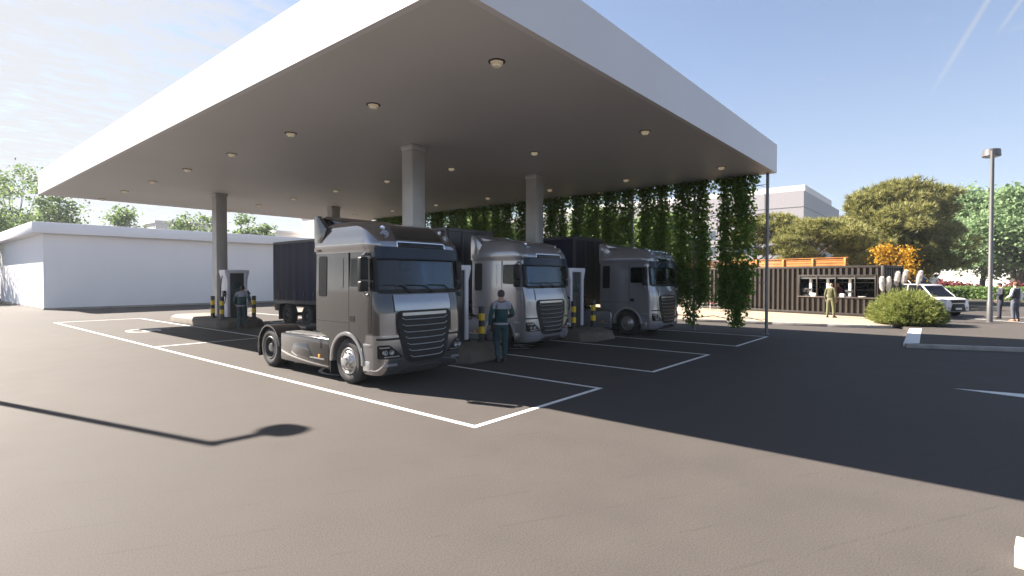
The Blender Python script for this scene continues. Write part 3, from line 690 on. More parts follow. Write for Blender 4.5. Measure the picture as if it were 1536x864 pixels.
# ------------------------------------------------------------------ trellis and climbing plants
TX = 21.4
tre = empty('plant_trellis', (TX, 5.47, 0), 0, 'slim steel post and rod trellis along the right edge of the canopy', 'trellis')
for k in range(11):
    mb = MB(); y = 2.76 * k; mb.tube([(0, y, 0), (0, y, 5.998)], .058 if k == 0 else .05, 10); mb.lathe([(0, .012), (.11, .012), (.11, 0)], (0, y, 0), n=12); mb.build('post', mat('trellis_post', (.17, .17, .185), .4, metal=.6), tre)
for z in (.55, 1.02, 1.95, 3.25, 4.52, 5.6):
    mb = MB(); N = 44; mb.tube([(-.03, .1 + 27.4 * k / N, z + (.07 if k % 2 else -.07)) for k in range(N + 1)], .011, 5); mb.tube([(.03, 0, z), (.03, 27.6, z)], .009, 5); mb.build('rod', M_DSTEEL, tre)
M_IVY = leaf_mat('ivy_leaf', (.07, .15, .024), (.22, .34, .06), .6)
M_STEM = mat('vine_stem', (.05, .04, .025), .9)
def leaf_cloud(P, size, tilt=1.0, down=0.0, aspect=1.5, rs=None):
    """diamond leaves at points P (N,3) -> (N*4,3)"""
    rs = rs or rng; n = len(P)
    a = rs.normal(size=(n, 3)); a[:, 2] = a[:, 2] * tilt - down; a /= np.linalg.norm(a, axis=1)[:, None]
    b = rs.normal(size=(n, 3)); b -= a * (a * b).sum(1)[:, None]; b /= np.linalg.norm(b, axis=1)[:, None]
    s = size * rs.uniform(.6, 1.35, n)[:, None]; nrm = np.cross(a, b)
    l = a * s; w = b * s / aspect * .62
    q = np.stack([P, P + l * .45 + w + nrm * s * .12, P + l, P + l * .45 - w + nrm * s * .12], 1)
    return q.reshape(-1, 3)
def ivy(seed, H=6.0, half=.70, tail=.25):
    rs = np.random.default_rng(seed); P = []
    # two or three hanging curtains of shoots around their stems, thinning unevenly
    strands = []
    for s in range(17):
        y0 = rs.uniform(-half * .88, half * .88); 
        bot = (.15 + rs.uniform(0, .25)) if abs(y0 + tail * .2) < .22 else rs.uniform(.75, 1.35) + .3 * abs(y0)
        n = 700; z = rs.uniform(bot, H, n); wob = .055 * np.sin(z * 1.7 + rs.uniform(0, 6)) + .05 * np.sin(z * 4.1 + s)
        wid = .085 + .06 * np.abs(np.sin(z * 2.1 + rs.uniform(0, 6)))
        keep = rs.uniform(0, 1, n) < (.30 + .62 * (np.sin(z * 1.35 + rs.uniform(0, 6)) * .5 + .5))
        keep |= z < 2.6
        # tail narrows
        yy = y0 + wob; nar = np.clip((z - .2) / 1.0, .32, 1); yy = tail * .5 + (yy - tail * .5) * np.where(z < 1.2, nar, 1)
        pts = np.stack([rs.normal(0, .11, n), yy + rs.normal(0, 1, n) * wid, z], 1); P.append(pts[keep]); strands.append((y0, bot))
    P.append(np.stack([rs.normal(0, .13, 420), rs.uniform(-half - .12, half + .12, 420), H - np.abs(rs.normal(0, .16, 420))], 1))
    P = np.concatenate(P); P[:, 2] = np.minimum(P[:, 2], H - .02)
    return leaf_cloud(P, .112, .6, .7, 1.35, rs), strands
variants = []
for v in range(4):
    q, st = ivy(100 + v, tail=(-.1, .3, -.3, .15)[v]); mb = MB()
    for y0, bot in st[:6]:
        pts = [(0.02 * math.sin(z * 3), y0 + .055 * math.sin(z * 1.7) , z) for z in np.linspace(bot, 5.99, 16)]; mb.tube(pts, .009, 4)
    variants.append((q, mb))
iv = []
for k in range(14):
    y = 6.62 + 1.70 * k; v = (k * 3 + (k // 4)) % 4
    t = empty('climbing_plant', (TX, y, 0))
    if k < 4:
        q, mb = variants[v]; f = fast_mesh('foliage', q, 4, M_IVY, t); s = mb.build('stem', M_STEM, t); iv.append((v, f, s))
    else:
        f0, s0 = [(f, s) for (w, f, s) in iv if w == v][0] if any(w == v for w, _, _ in iv) else iv[0][1:]
        for o in (f0, s0): c = o.copy(); COL.objects.link(c); c.parent = t
        if k % 2: 
            for c in [o for o in bpy.data.objects if o.parent == t]: c.rotation_euler.z = math.pi
    nth = ['nearest the open corner post, hanging full height', 'second from the corner post, reaching the ground', 'third from the corner post, beside the last truck', 'fourth from the open corner post', 'fifth from the open corner post', 'sixth from the open corner post', 'seventh from the open corner post', 'eighth from the open corner post', 'ninth from the open corner post', 'tenth from the open corner post', 'eleventh from the open corner post', 'twelfth from the open corner post', 'thirteenth from the open corner post', 'last and farthest from the open corner post'][k]
    tag(t, 'green climbing plant strip on the trellis, ' + nth, 'climbing plant', 'climbing plants on the trellis')

# ------------------------------------------------------------------ kiosk made of a container
KR = R(74.5); KL = (32.04, 2.80, .12)
kio = empty('container_kiosk', KL, KR, 'dark brown corrugated container kiosk with a wide serving window', 'kiosk')
M_CORR = mat('brown_corrugated_steel', (.026, .019, .0145), .55, var=.15, vscale=2)
M_NAVYW = mat('navy_back_panel', (.012, .016, .045), .5)
def corr(mb, x0, x1, z0, z1, y=0.0, th=.03, pitch=.28, d=.085):
    pts = []; x = x0; k = math.floor(x0 / pitch) * pitch
    prof = [(0, 0), (.08, 0), (.115, -d), (.215, -d), (.25, 0)]
    xs = [];
    while k < x1 + pitch:
        for u, v in prof: xs.append((k + u * pitch / .28, v))
        k += pitch
    def val(x):
        for (a, p), (c, q) in zip(xs, xs[1:]):
            if a <= x <= c: return p + (q - p) * ((x - a) / (c - a) if c > a else 0)
        return 0
    pts = [(x0, val(x0))] + [(x, v) for x, v in xs if x0 < x < x1] + [(x1, val(x1))]
    rings = [[(x, y + v, z0), (x, y + v, z1), (x, y + v - th, z1), (x, y + v - th, z0)] for x, v in pts]
    mb.loft(rings); return mb
KW0, KW1, KZ0, KZ1, KH, KLEN, KD = .36, 4.12, .98, 2.10, 2.62, 12.0, 2.44
mb = MB(); corr(mb, KW1, KLEN - .1, .16, KH - .12); corr(mb, KW0 + .0, KW1, .16, KZ0); corr(mb, KW0, KW1, KZ1, KH - .12); corr(mb, .12, KW0, .16, KH - .12)
mb.build('front_wall', M_CORR, kio, smooth=0)
mb = MB()
for x in (0, KLEN - .12):
    mb.b2(x, x + .12, -.12, .012, 0, KH); mb.b2(x, x + .12, -KD, -KD + .12, 0, KH)
mb.b2(.12, KLEN - .12, -.10, .008, KH - .12, KH - .002); mb.b2(.12, KLEN - .12, -.10, .008, .0, .155); mb.b2(.12, KLEN - .12, -KD, -KD + .1, KH - .12, KH - .002); mb.b2(.12, KLEN - .12, -KD, -KD + .1, 0, .155)
for x in (.0, KLEN - .1): mb.b2(x + .01, x + .09, -KD + .12, -.12, KH - .12, KH - .002); mb.b2(x + .01, x + .09, -KD + .12, -.12, 0, .155)
mb.build('corner_frame', M_CORR, kio, bevel=.008)
mb = MB()
def corr_end(mb, x):
    m2 = MB(); corr(m2, .12, KD - .12, .16, KH - .12); mb.add([(x + (v if x > 1 else -v) * 1, -a, z) for a, v, z in m2.v], m2.f)
corr_end(mb, .08); mb.build('end_wall', M_CORR, kio, smooth=0)
mb = MB(); corr_end(mb, KLEN - .08); mb.build('end_wall', M_CORR, kio, smooth=0)
mb = MB(); mb.b2(.1, KLEN - .1, -KD + .05, -.05, KH - .06, KH - .03); mb.build('roof', M_CORR, kio, smooth=0)
mb = MB(); mb.b2(.1, KLEN - .1, -KD + .05, -.10, .10, .15); mb.build('floor', M_DSTEEL, kio, smooth=0)
mb = MB(); mb.b2(4.6, KLEN - .1, -KD + .02, -KD + .06, .16, KH - .12); mb.b2(.1, 4.6, -KD + .02, -KD + .06, .16, 1.0); mb.b2(.1, 1.25, -KD + .02, -KD + .06, 1.0, KH - .12); mb.b2(1.25, 4.6, -KD + .02, -KD + .06, 2.25, KH - .12); mb.build('rear_wall', M_NAVYW, kio, smooth=0)
mb = MB(); mb.b2(1.25, 4.6, -KD + .035, -KD + .045, 1.0, 2.25); mb.build('rear_window', M_GLASSD, kio, smooth=0)
M_WPOST = mat('white_post', (.85, .84, .82), .5)
for x in (1.62, 2.72, 3.62):
    mb = MB(); mb.b2(x - .06, x + .06, -.30, -.19, .15, 2.4); mb.build('post', M_WPOST, kio, bevel=.006)
for z in (1.32, 1.72):
    mb = MB(); mb.b2(.2, 4.5, -KD + .07, -KD + .30, z, z + .025); mb.build('shelf', M_ALU, kio, smooth=0)
fr_ = MB(); e = .05
fr_.b2(KW0 - .03, KW1 + .03, -.07, .03, KZ1 - .02, KZ1 + .05); fr_.b2(KW0 - .03, KW0 + e - .03, -.07, .03, KZ0, KZ1 - .02); fr_.b2(KW1 - e + .03, KW1 + .03, -.07, .03, KZ0, KZ1 - .02)
for u in (1, 2, 3): x = KW0 + (KW1 - KW0) * u / 4; fr_.b2(x - .025, x + .025, -.05, .02, KZ0, KZ1 - .02)
win = fr_.build('serving_window', M_CORR, kio, bevel=.005)
mb = MB(); mb.b2(KW0, KW1, -.045, -.03, KZ1 - .16, KZ1 - .02); mb.build('roller_shutter', M_ALU, win)
mb = MB(); mb.b2(KW0 - .08, KW1 + .08, -.62, .045, KZ0 - .045, KZ0); mb.build('counter', mat('counter_top', (.10, .08, .07), .4), kio, bevel=.006)
def kpos(x, y, z): c, s = math.cos(KR), math.sin(KR); return (KL[0] + x * c - y * s, KL[1] + x * s + y * c, KL[2] + z)
# counter goods
M_CARD = mat('white_card', (.7, .69, .66), .6)
for x, lb in ((3.42, 'white box on the kiosk counter, left of the barista'), (1.98, 'white box on the kiosk counter, right of the olive-clad customer')):
    mb = MB(); mb.box((0, 0, .09), (.26, .2, .18), taper=.94); o = mb.build('counter_box', M_CARD, bevel=.008, loc=kpos(x, -.18, KZ0), rz=KR); tag(o, lb, 'box')
mb = MB(); mb.lathe([(0, 0), (.14, 0), (.19, .05), (.18, .055), (.0, .02)], n=20); o = mb.build('serving_bowl', M_CARD, loc=kpos(1.02, -.15, KZ0)); tag(o, 'shallow white bowl at the right end of the kiosk counter', 'bowl')
for x, lb, sc_ in ((3.82, 'dark coffee machine at the left end of the kiosk counter', 1.0), (1.62, 'dark coffee grinder near the right white post on the kiosk counter', .8)):
    t = empty('coffee_machine', kpos(x, -.28, KZ0), KR, lb, 'coffee machine'); t.scale = (sc_,) * 3
    mb = MB(); mb.b2(-.24, .24, -.2, .18, 0, .07); mb.b2(-.24, .24, -.2, .0, .07, .40); mb.b2(-.25, .25, -.2, .18, .32, .44); mb.build('body', M_DSTEEL, t, bevel=.015)
    for s in (-1, 1): mb = MB(); mb.lathe([(0, .32), (.035, .32), (.035, .25), (.0, .25)], (s * .1, .1, 0), n=12); mb.tube([(s * .1, .1, .27), (s * .1, .24, .26)], .012, 6); mb.build('group_head', M_CHROME, t)
# orange timber parapet on the container
M_ORA = mat('orange_timber', (.50, .19, .045), .55, var=.2, vscale=2)
par = empty('timber_parapet', kpos(0, 0, KH), KR, 'orange timber parapet running along the kiosk container roof', 'parapet')
mb = MB()
for k in range(3): mb.b2(2.2, 13.2, -1.28, -1.245, .03 + .145 * k, .155 + .145 * k)
mb.build('boards', M_ORA, par, bevel=.006)
mb = MB(); mb.b2(2.15, 13.25, -1.30, -1.2, .462, .50); mb.build('cap_rail', M_ORA, par, bevel=.006)
for x in (2.3, 4.0, 5.7, 7.4, 9.1, 10.8, 12.5):
    mb = MB(); mb.b2(x - .05, x + .05, -1.243, -1.17, -.03, .46); mb.build('post', M_ORA, par, bevel=.006)
# terrace furniture behind the plants
M_WMET = mat('white_metal', (.7, .7, .7), .4)
M_REDC = mat('red_cushion', (.22, .02, .02), .9)
def cafe_chair():
    t = empty('cafe_chair', (0, 0, 0))
    mb = MB(); mb.b2(-.22, .22, -.22, .22, .43, .46); mb.build('seat', M_WMET, t, bevel=.01)
    mb = MB()
    for k in range(5): mb.b2(-.2 + .09 * k, -.16 + .09 * k, .2, .22, .48, .84)
    mb.b2(-.22, .22, .195, .225, .82, .87); mb.build('backrest', M_WMET, t, bevel=.004)
    for x in (-.2, .2):
        for y in (-.2, .2): mb = MB(); mb.tube([(x, y, .44), (x * 1.12, y * 1.12, 0)], .014, 6); mb.build('leg', M_WMET, t)
    mb = MB(); mb.b2(-.2, .2, -.2, .18, .46, .50); mb.build('cushion', M_REDC, t, bevel=.015)
    return t
def cafe_table():
    t = empty('cafe_table', (0, 0, 0)); mb = MB(); mb.lathe([(0, .72), (.38, .72), (.385, .735), (.38, .75), (0, .75)], n=28); mb.build('tabletop', M_WMET, t)
    mb = MB(); mb.tube([(0, 0, .02), (0, 0, .72)], .03, 10); mb.build('column', M_WMET, t); mb = MB(); mb.lathe([(0, .03), (.05, .03), (.24, .012), (.24, 0), (0, 0)], n=24); mb.build('base', M_WMET, t); return t
ch = cafe_chair(); ta = cafe_table()
for i, (x, y, a, lb) in enumerate(((32.3, 11.2, 200, 'white slatted cafe chair with red cushion, left of the first terrace table'), (32.75, 10.1, 20, 'white slatted cafe chair with red cushion, between terrace tables'),
                                   (31.9, 12.9, 150, 'white cafe chair with red cushion behind the second plant strip'), (33.2, 12.2, -30, 'white cafe chair with red cushion closest to the container'))):
    o = ch if i == 0 else copy_tree(ch); o.location = (x, y, .12); o.rotation_euler.z = R(a); tag(o, lb, 'chair', 'white cafe chairs on the terrace')
for i, (x, y, lb) in enumerate(((32.55, 10.7, 'round white cafe table seen between the two nearest plant strips'),)):
    o = ta if i == 0 else copy_tree(ta); o.location = (x, y, .12); tag(o, lb, 'table', 'round white cafe tables')

# ------------------------------------------------------------------ people
def skin_mesh(chains, sub=2, root=0):
    """chains: list of lists of (pos, radius); equal positions are welded"""
    vs, rad, es, idx = [], [], [], {}
    for ch_ in chains:
        prev = None
        for p, r in ch_:
            key = tuple(round(c, 4) for c in p)
            if key not in idx: idx[key] = len(vs); vs.append(key); rad.append(r)
            i = idx[key]
            if prev is not None and prev != i and (prev, i) not in es: es.append((prev, i))
            prev = i
    me = bpy.data.meshes.new('tmp'); me.from_pydata(vs, es, []); o = bpy.data.objects.new('tmp', me); COL.objects.link(o)
    sm = o.modifiers.new('s', 'SKIN'); sm.use_smooth_shade = True
    for i, v in enumerate(me.skin_vertices[0].data):
        r = rad[i]; v.radius = (r, r) if not hasattr(r, '__len__') else r; v.use_root = (i == root)
    if sub: sb = o.modifiers.new('b', 'SUBSURF'); sb.levels = sub; sb.render_levels = sub
    dg = bpy.context.evaluated_depsgraph_get(); m2 = bpy.data.meshes.new_from_object(o.evaluated_get(dg)); bpy.data.objects.remove(o); bpy.data.meshes.remove(me)
    m2.polygons.foreach_set('use_smooth', [True] * len(m2.polygons)); return m2
def link_mesh(name, me, mats_, parent=None):
    for q in (mats_ if isinstance(mats_, list) else [mats_]): me.materials.append(q)
    o = bpy.data.objects.new(name, me); COL.objects.link(o)
    if parent: o.parent = parent
    return o
M_SKIN = mat('skin', (.42, .25, .18), .55)
M_SHOE_D = mat('dark_shoe', (.015, .013, .012), .5); M_SHOE_B = mat('brown_shoe', (.16, .06, .02), .5)
def person(loc, heading, label, pose, clothes, sc_=1.0, hair=(.03, .02, .015), bald=False, hair_grey=False):
    V = Vector
    J = dict(pelvis=(0, 0, .96), waist=(0, .0, 1.10), chest=(0, .015, 1.30), neck0=(0, .02, 1.475), neck=(0, .005, 1.545), head=(0, -.015, 1.65), crown=(0, 0, 1.715))
    for s, n in ((1, 'L'), (-1, 'R')):
        J['hip' + n] = (s * .095, 0, .93); J['knee' + n] = (s * .105, -.015, .50); J['ank' + n] = (s * .115, .025, .085); J['toe' + n] = (s * .135, -.135, .035)
        J['sh' + n] = (s * .185, .02, 1.425); J['elb' + n] = (s * .245, .04, 1.14); J['wri' + n] = (s * .255, -.04, .895)
    J.update(pose); J = {k: V(v) for k, v in J.items()}
    ch_ = [[(J['pelvis'], (.145, .105)), (J['waist'], (.135, .10)), (J['chest'], (.155, .115)), (J['neck0'], .075), (J['neck'], .055), (J['head'], (.078, .098)), (J['crown'], (.06, .075))]]
    for n in 'LR':
        sh, el, wr = J['sh' + n], J['elb' + n], J['wri' + n]
        ch_.append([(J['neck0'], .075), (sh, .062), (sh.lerp(el, .4), .052), (el, .042), (el.lerp(wr, .35), .043), (wr, .028)])
        hp, kn, an, to = J['hip' + n], J['knee' + n], J['ank' + n], J['toe' + n]
        ch_.append([(J['pelvis'], (.145, .105)), (hp, .098), (hp.lerp(kn, .45), .078), (kn, .055), (kn.lerp(an, .35), .056), (an, .038), (to, .032)])
    body = skin_mesh(ch_, 2)
    # hands: palm and five fingers, joined into the body mesh, plus nose, ears and eyes
    bm = bmesh.new(); bm.from_mesh(body); bpy.data.meshes.remove(body)
    for n, s in (('L', 1), ('R', -1)):
        wr, el = J['wri' + n], J['elb' + n]; d = (wr - el).normalized(); fw = V((0, -1, 0)); side = d.cross(V((s, 0, .3))).normalized()
        if side.dot(fw) < 0 and abs(d.z) > .5: side = -side
        palm_n = d.cross(side).normalized()
        if palm_n.x * s > 0: palm_n = -palm_n
        hc = [[(wr, .024), (wr + d * .035, (.03, .018)), (wr + d * .08, (.036, .016))]]
        pm = skin_mesh(hc, 1); bm.from_mesh(pm); bpy.data.meshes.remove(pm)
        for k, ln in enumerate((.075, .085, .08, .062)):
            b0 = wr + d * .07 + side * (.03 - .02 * k); f1 = b0 + d * ln * .5 + palm_n * .006; f2 = f1 + d * ln * .35 + palm_n * .022; f3 = f2 + d * ln * .2 + palm_n * .025
            fm = skin_mesh([[(b0, .009), (f1, .0088), (f2, .008), (f3, .007)]], 1); bm.from_mesh(fm); bpy.data.meshes.remove(fm)
        b0 = wr + d * .03 + side * .022; fm = skin_mesh([[(b0, .011), (b0 + d * .03 + side * .028 + palm_n * .01, .0105), (b0 + d * .06 + side * .036 + palm_n * .02, .009)]], 1); bm.from_mesh(fm); bpy.data.meshes.remove(fm)
    hd = J['head']; hf = V(pose.get('look', (0, -1, 0))).normalized() if 'look' in pose else V((0, -1, 0)); hs = V((0, 0, 1)).cross(hf).normalized()
    fm = skin_mesh([[(hd + hf * .085 + V((0, 0, .02)), .010), (hd + hf * .108 - V((0, 0, .012)), .013)]], 1); bm.from_mesh(fm); bpy.data.meshes.remove(fm)
    fm = skin_mesh([[(hd + hf * .07 - V((0, 0, .075)), .026), (hd + hf * .05 - V((0, 0, .05)), .04)]], 1); bm.from_mesh(fm); bpy.data.meshes.remove(fm)
    for s in (-1, 1):
        fm = skin_mesh([[(hd + hs * s * .078 - V((0, 0, .02)), (.006, .014)), (hd + hs * s * .09 - hf * .012 + V((0, 0, .018)), (.007, .02))]], 1); bm.from_mesh(fm); bpy.data.meshes.remove(fm)
    nb = len(bm.faces)
    for s in (-1, 1):
        bmesh.ops.create_uvsphere(bm, u_segments=8, v_segments=6, radius=.012, matrix=Matrix.Translation(hd + hf * .082 + hs * s * .032 + V((0, 0, .022))))
    bmesh.ops.create_cube(bm, size=1, matrix=Matrix.Translation(hd + hf * .094 - V((0, 0, .052))) @ Matrix.Rotation(math.atan2(hs.y, hs.x), 4, 'Z') @ Matrix.Diagonal((.04, .008, .008, 1)))
    bm.faces.ensure_lookup_table()
    for f in bm.faces[nb:]: f.material_index = 1
    me = bpy.data.meshes.new('person'); bm.to_mesh(me); bm.free(); me.polygons.foreach_set('use_smooth', [True] * len(me.polygons))
    c = clothes; tops = c.get('vest') or c['top']
    for f in me.polygons:
        p = f.center
        if f.material_index == 1 or p.z > 1.50: continue
        if min((p - J['wri' + q]).length for q in 'LR') < .03 or any((p - J['wri' + q]).dot((J['wri' + q] - J['elb' + q]).normalized()) > -.01 and (p - J['wri' + q]).length < .28 for q in 'LR'): continue
        f.material_index = 4 if p.z < .13 else (3 if p.z < 1.02 and (abs(p.x) < .2 or p.z < .8) else 2)
    o = link_mesh('person', me, [M_SKIN, mat('eye_and_lip', (.05, .025, .02), .4), tops, c['legs'], c.get('shoe', M_SHOE_D)]); tag(o, label, 'person')
    # clothing
    c = clothes
    ch_ = [[(J['pelvis'], (.182, .135)), (J['waist'], (.182, .135)), (J['chest'], (.192, .142)), (J['neck0'], (.085, .08)), (J['neck0'].lerp(J['neck'], .35), .066)]]
    for n in 'LR':
        sh, el, wr = J['sh' + n], J['elb' + n], J['wri' + n]
        arm = [(J['neck0'], (.085, .08)), (sh, .082), (sh.lerp(el, .4), .074), (el, .064), (el.lerp(wr, .35), .062), (wr.lerp(el, .06), .044)]
        if c.get('vest'): arm = arm[:2]
        ch_.append(arm)
    jm = skin_mesh(ch_, 2); mats_ = [c['top']] + ([c['yoke']] if c.get('yoke') else [])
    if c.get('yoke'):
        for p in jm.polygons:
            if p.center.z > 1.30 and abs(p.center.x) < .225: p.material_index = 1
    jk = link_mesh('jacket', jm, mats_, o)
    if c.get('vest'):
        ch2 = []
        for n in 'LR':
            sh, el, wr = J['sh' + n], J['elb' + n], J['wri' + n]; ch2 = [[(sh.lerp(J['neck0'], .3), .066), (sh, .068), (sh.lerp(el, .4), .060), (el, .052), (el.lerp(wr, .35), .052), (wr.lerp(el, .06), .04)]]
            link_mesh('shirt_sleeve', skin_mesh(ch2, 2), c['vest'], o)
    ch_ = []
    for n in 'LR':
        hp, kn, an, to = J['hip' + n], J['knee' + n], J['ank' + n], J['toe' + n]
        ch_.append([(J['pelvis'] + V((0, 0, .06)), (.152, .115)), (J['pelvis'], (.155, .12)), (hp, .118), (hp.lerp(kn, .45), .102), (kn, .083), (kn.lerp(an, .4), .08), (an + V((0, 0, .0)), .07)])
    link_mesh('trousers', skin_mesh(ch_, 2), c['legs'], o)
    if c.get('belt'):
        mb = MB(); p_ = J['pelvis']; mb.loft([[(p_.x + .186 * math.cos(a), p_.y + .140 * math.sin(a), p_.z + dz) for a in [2 * math.pi * k / 20 for k in range(20)]] for dz in (-.045, .0)]); mb.build('jacket_hem', c['belt'], jk)
    for n in 'LR':
        an, to = J['ank' + n], J['toe' + n]; d = (to - an); d.z = 0; d.normalize()
        b0 = V((an.x, an.y, 0)); mb = MB(); sd = V((-d.y, d.x, 0)); rings = []
        for u, w_, h_ in ((-.07, .03, .07), (-.055, .042, .10), (.03, .045, .10), (.10, .05, .065), (.17, .045, .05), (.205, .02, .035)):
            q = b0 + d * u; zz = max(0, an.z - .085); rings.append([tuple(q + sd * w_ * a + V((0, 0, zz + b_))) for a, b_ in ((-1, 0), (1, 0), (1, h_ * .6), (.55, h_), (-.55, h_), (-1, h_ * .6))])
        mb.loft(rings); mb.build('shoe', c.get('shoe', M_SHOE_D), o, smooth=60)
    if not bald:
        mb = MB(); rings = []; N = 16
        hb = hd + V((0, 0, .0)) - hf * .012
        for zz, r_ in ((-.055, .070), (-.03, .090), (.02, .099), (.06, .096), (.09, .080), (.11, .050), (.118, .01)):
            rr = []
            for k in range(N):
                a = 2 * math.pi * k / N; dd = hs * math.sin(a) * .86 - hf * math.cos(a) * 1.06
                front = max(0, -math.cos(a)); z2 = zz + (front * .085 if zz < .05 else 0); z2 = min(z2, .118)
                rr.append(tuple(hb + dd * r_ + V((0, 0, z2))))
            rings.append(rr)
        mb.loft(rings); mb.build('hair', mat('hair_%d' % int(sum(hair) * 1000), hair, .8), o, smooth=60)
    o.location = loc; o.rotation_euler.z = R(heading + 90); o.scale = (sc_,) * 3
    return o
C_TEAL = mat('teal_work_fabric', (.012, .055, .058), .85, var=.15, vscale=5, bump=.2, bscale=18); C_TEAL2 = mat('teal_trouser_fabric', (.016, .05, .06), .85, var=.2, vscale=5, bump=.2, bscale=18)
C_YOKE = mat('grey_yoke_fabric', (.30, .31, .36), .85); C_OLIVE = mat('olive_fabric', (.085, .082, .036), .85, var=.15, vscale=6, bump=.2, bscale=18); C_OLIVE2 = mat('olive_trouser_fabric', (.12, .118, .058), .85, var=.12, vscale=6, bump=.2, bscale=18)
C_SUIT = mat('navy_suit_fabric', (.022, .024, .038), .8, var=.15, vscale=5); C_VEST = mat('charcoal_vest', (.025, .025, .03), .8); C_SHIRT = mat('white_shirt', (.7, .7, .72), .8); C_GREY = mat('grey_trouser', (.07, .075, .095), .85); C_RED = mat('dark_red_top', (.10, .02, .025), .85)
w2 = person((10.1, 8.80, 0), 52, 'worker in teal and grey workwear walking past the near island with a case', dict(
    kneeL=(.10, -.07, .50), ankL=(.10, .10, .10), toeL=(.11, -.06, .035), kneeR=(-.095, -.02, .50), ankR=(-.09, -.03, .085), toeR=(-.10, -.19, .035),
    elbL=(.27, .05, 1.15), wriL=(.285, -.01, .88), elbR=(-.28, .06, 1.16), wriR=(-.20, -.17, 1.08)),
    dict(top=C_TEAL, yoke=C_YOKE, legs=C_TEAL2, belt=C_YOKE), 1.02, hair=(.05, .045, .042))
w1 = person((9.76, 22.78, 0), 66, 'worker in teal and grey workwear facing the left charging station', dict(
    elbL=(.27, -.02, 1.15), wriL=(.24, -.20, 1.0), elbR=(-.30, .0, 1.18), wriR=(-.26, -.24, 1.10), head=(-.02, -.05, 1.635), crown=(-.025, -.04, 1.70), neck=(0, -.01, 1.54)),
    dict(top=C_TEAL, yoke=C_YOKE, legs=C_TEAL2, belt=C_YOKE), 1.02)
kp = person((30.75, 4.86, .12), -14, 'man in olive suit standing at the kiosk serving window, seen from behind', dict(
    kneeL=(.13, -.01, .50), ankL=(.15, .02, .085), toeL=(.19, -.14, .035), kneeR=(-.13, -.01, .50), ankR=(-.16, .02, .085), toeR=(-.20, -.14, .035)), dict(top=C_OLIVE, legs=C_OLIVE2), 1.0, bald=True)
ba = person(kpos(2.55, -1.0, .03), 150, 'barista with dark red top behind the kiosk counter', dict(elbL=(.27, -.06, 1.16), wriL=(.2, -.32, 1.12), elbR=(-.27, -.02, 1.15), wriR=(-.2, -.28, 1.05)), dict(top=C_RED, legs=C_SUIT), .98, hair=(.09, .02, .012))
m1 = person((35.2, -1.62, .12), 105, 'man in dark navy suit looking at a phone beside the lamp post', dict(elbL=(.24, -.02, 1.17), wriL=(.16, -.28, 1.20), head=(0, -.05, 1.63), crown=(0, -.045, 1.70), elbR=(-.25, .03, 1.14), wriR=(-.25, -.06, .90),
    kneeL=(.10, -.05, .50), ankL=(.10, -.05, .085), toeL=(.11, -.21, .035)), dict(top=C_SUIT, legs=C_SUIT), 1.0, hair=(.012, .01, .01))
m2 = person((33.55, -2.05, .12), 50, 'man in charcoal waistcoat over white shirt and brown shoes, at the right', dict(elbL=(.27, .02, 1.16), wriL=(.2, -.2, 1.05), elbR=(-.26, .06, 1.15), wriR=(-.23, .05, .92)), dict(top=C_VEST, vest=C_SHIRT, legs=C_GREY, shoe=M_SHOE_B), 1.02, hair=(.12, .06, .03))
m3 = person((34.6, -2.66, .12), 120, 'man in dark jacket cut off by the right edge of the picture', dict(elbL=(.24, -.02, 1.17), wriL=(.20, -.22, 1.10)), dict(top=C_VEST, legs=C_GREY, shoe=M_SHOE_B), 1.0)
# phone and tool case, held
def held(o, j, off=(0, 0, 0)): return o.matrix_basis @ (Vector(j) + Vector(off))
hp_ = held(w2, (.287, -.03, .79)); mb = MB(); mb.b2(-.045, .045, -.18, .18, -.27, -.03); ca = mb.build('tool_case', mat('dark_case', (.04, .036, .045), .6), bevel=.015, loc=hp_, rz=R(52 + 90)); tag(ca, "dark grey tool case in the walking worker's left hand", 'tool case')
mb = MB(); mb.tube([(0, -.06, -.03), (0, -.06, .005), (0, .06, .005), (0, .06, -.03)], .011, 6); mb.build('handle', M_BLACK, ca)
hp_ = held(m1, (.14, -.36, 1.235)); mb = MB(); mb.box((0, 0, 0), (.075, .15, .011), M=Matrix.Rotation(R(35), 3, 'X')); ph = mb.build('phone', M_BLACK, bevel=.003, loc=hp_, rz=R(195)); tag(ph, 'black phone held out by the man in the navy suit', 'phone')
# ------------------------------------------------------------------ vegetation
M_DEC = leaf_mat('fresh_green_leaf', (.08, .14, .04), (.20, .27, .10), .45)
M_DEC2 = leaf_mat('blue_green_leaf', (.13, .21, .10), (.28, .38, .19), .5)
M_PINE = leaf_mat('pine_needle', (.09, .11, .033), (.40, .37, .13), .35)
M_MUGO = leaf_mat('mugo_needle', (.09, .13, .03), (.36, .38, .11), .3)
M_YEL = leaf_mat('yellow_leaf', (.35, .17, .01), (.55, .33, .03), .4)
M_REDL = leaf_mat('dark_red_leaf', (.10, .018, .02), (.20, .05, .045), .3)
M_HEDGE = leaf_mat('hedge_leaf', (.08, .15, .035), (.20, .29, .09), .4)
M_SHRUB = leaf_mat('dull_green_leaf', (.05, .07, .02), (.11, .13, .045), .35)
def limb_pts(a, c, sag, rs, n=6):
    a, c = Vector(a), Vector(c); out = []
    for k in range(n + 1):
        t = k / n; p = a.lerp(c, t); p.z += sag * math.sin(t * math.pi) ; p += Vector(rs.normal(0, .03, 3)) * (a - c).length * (.25 if 0 < k < n else 0); out.append(p)
    return out
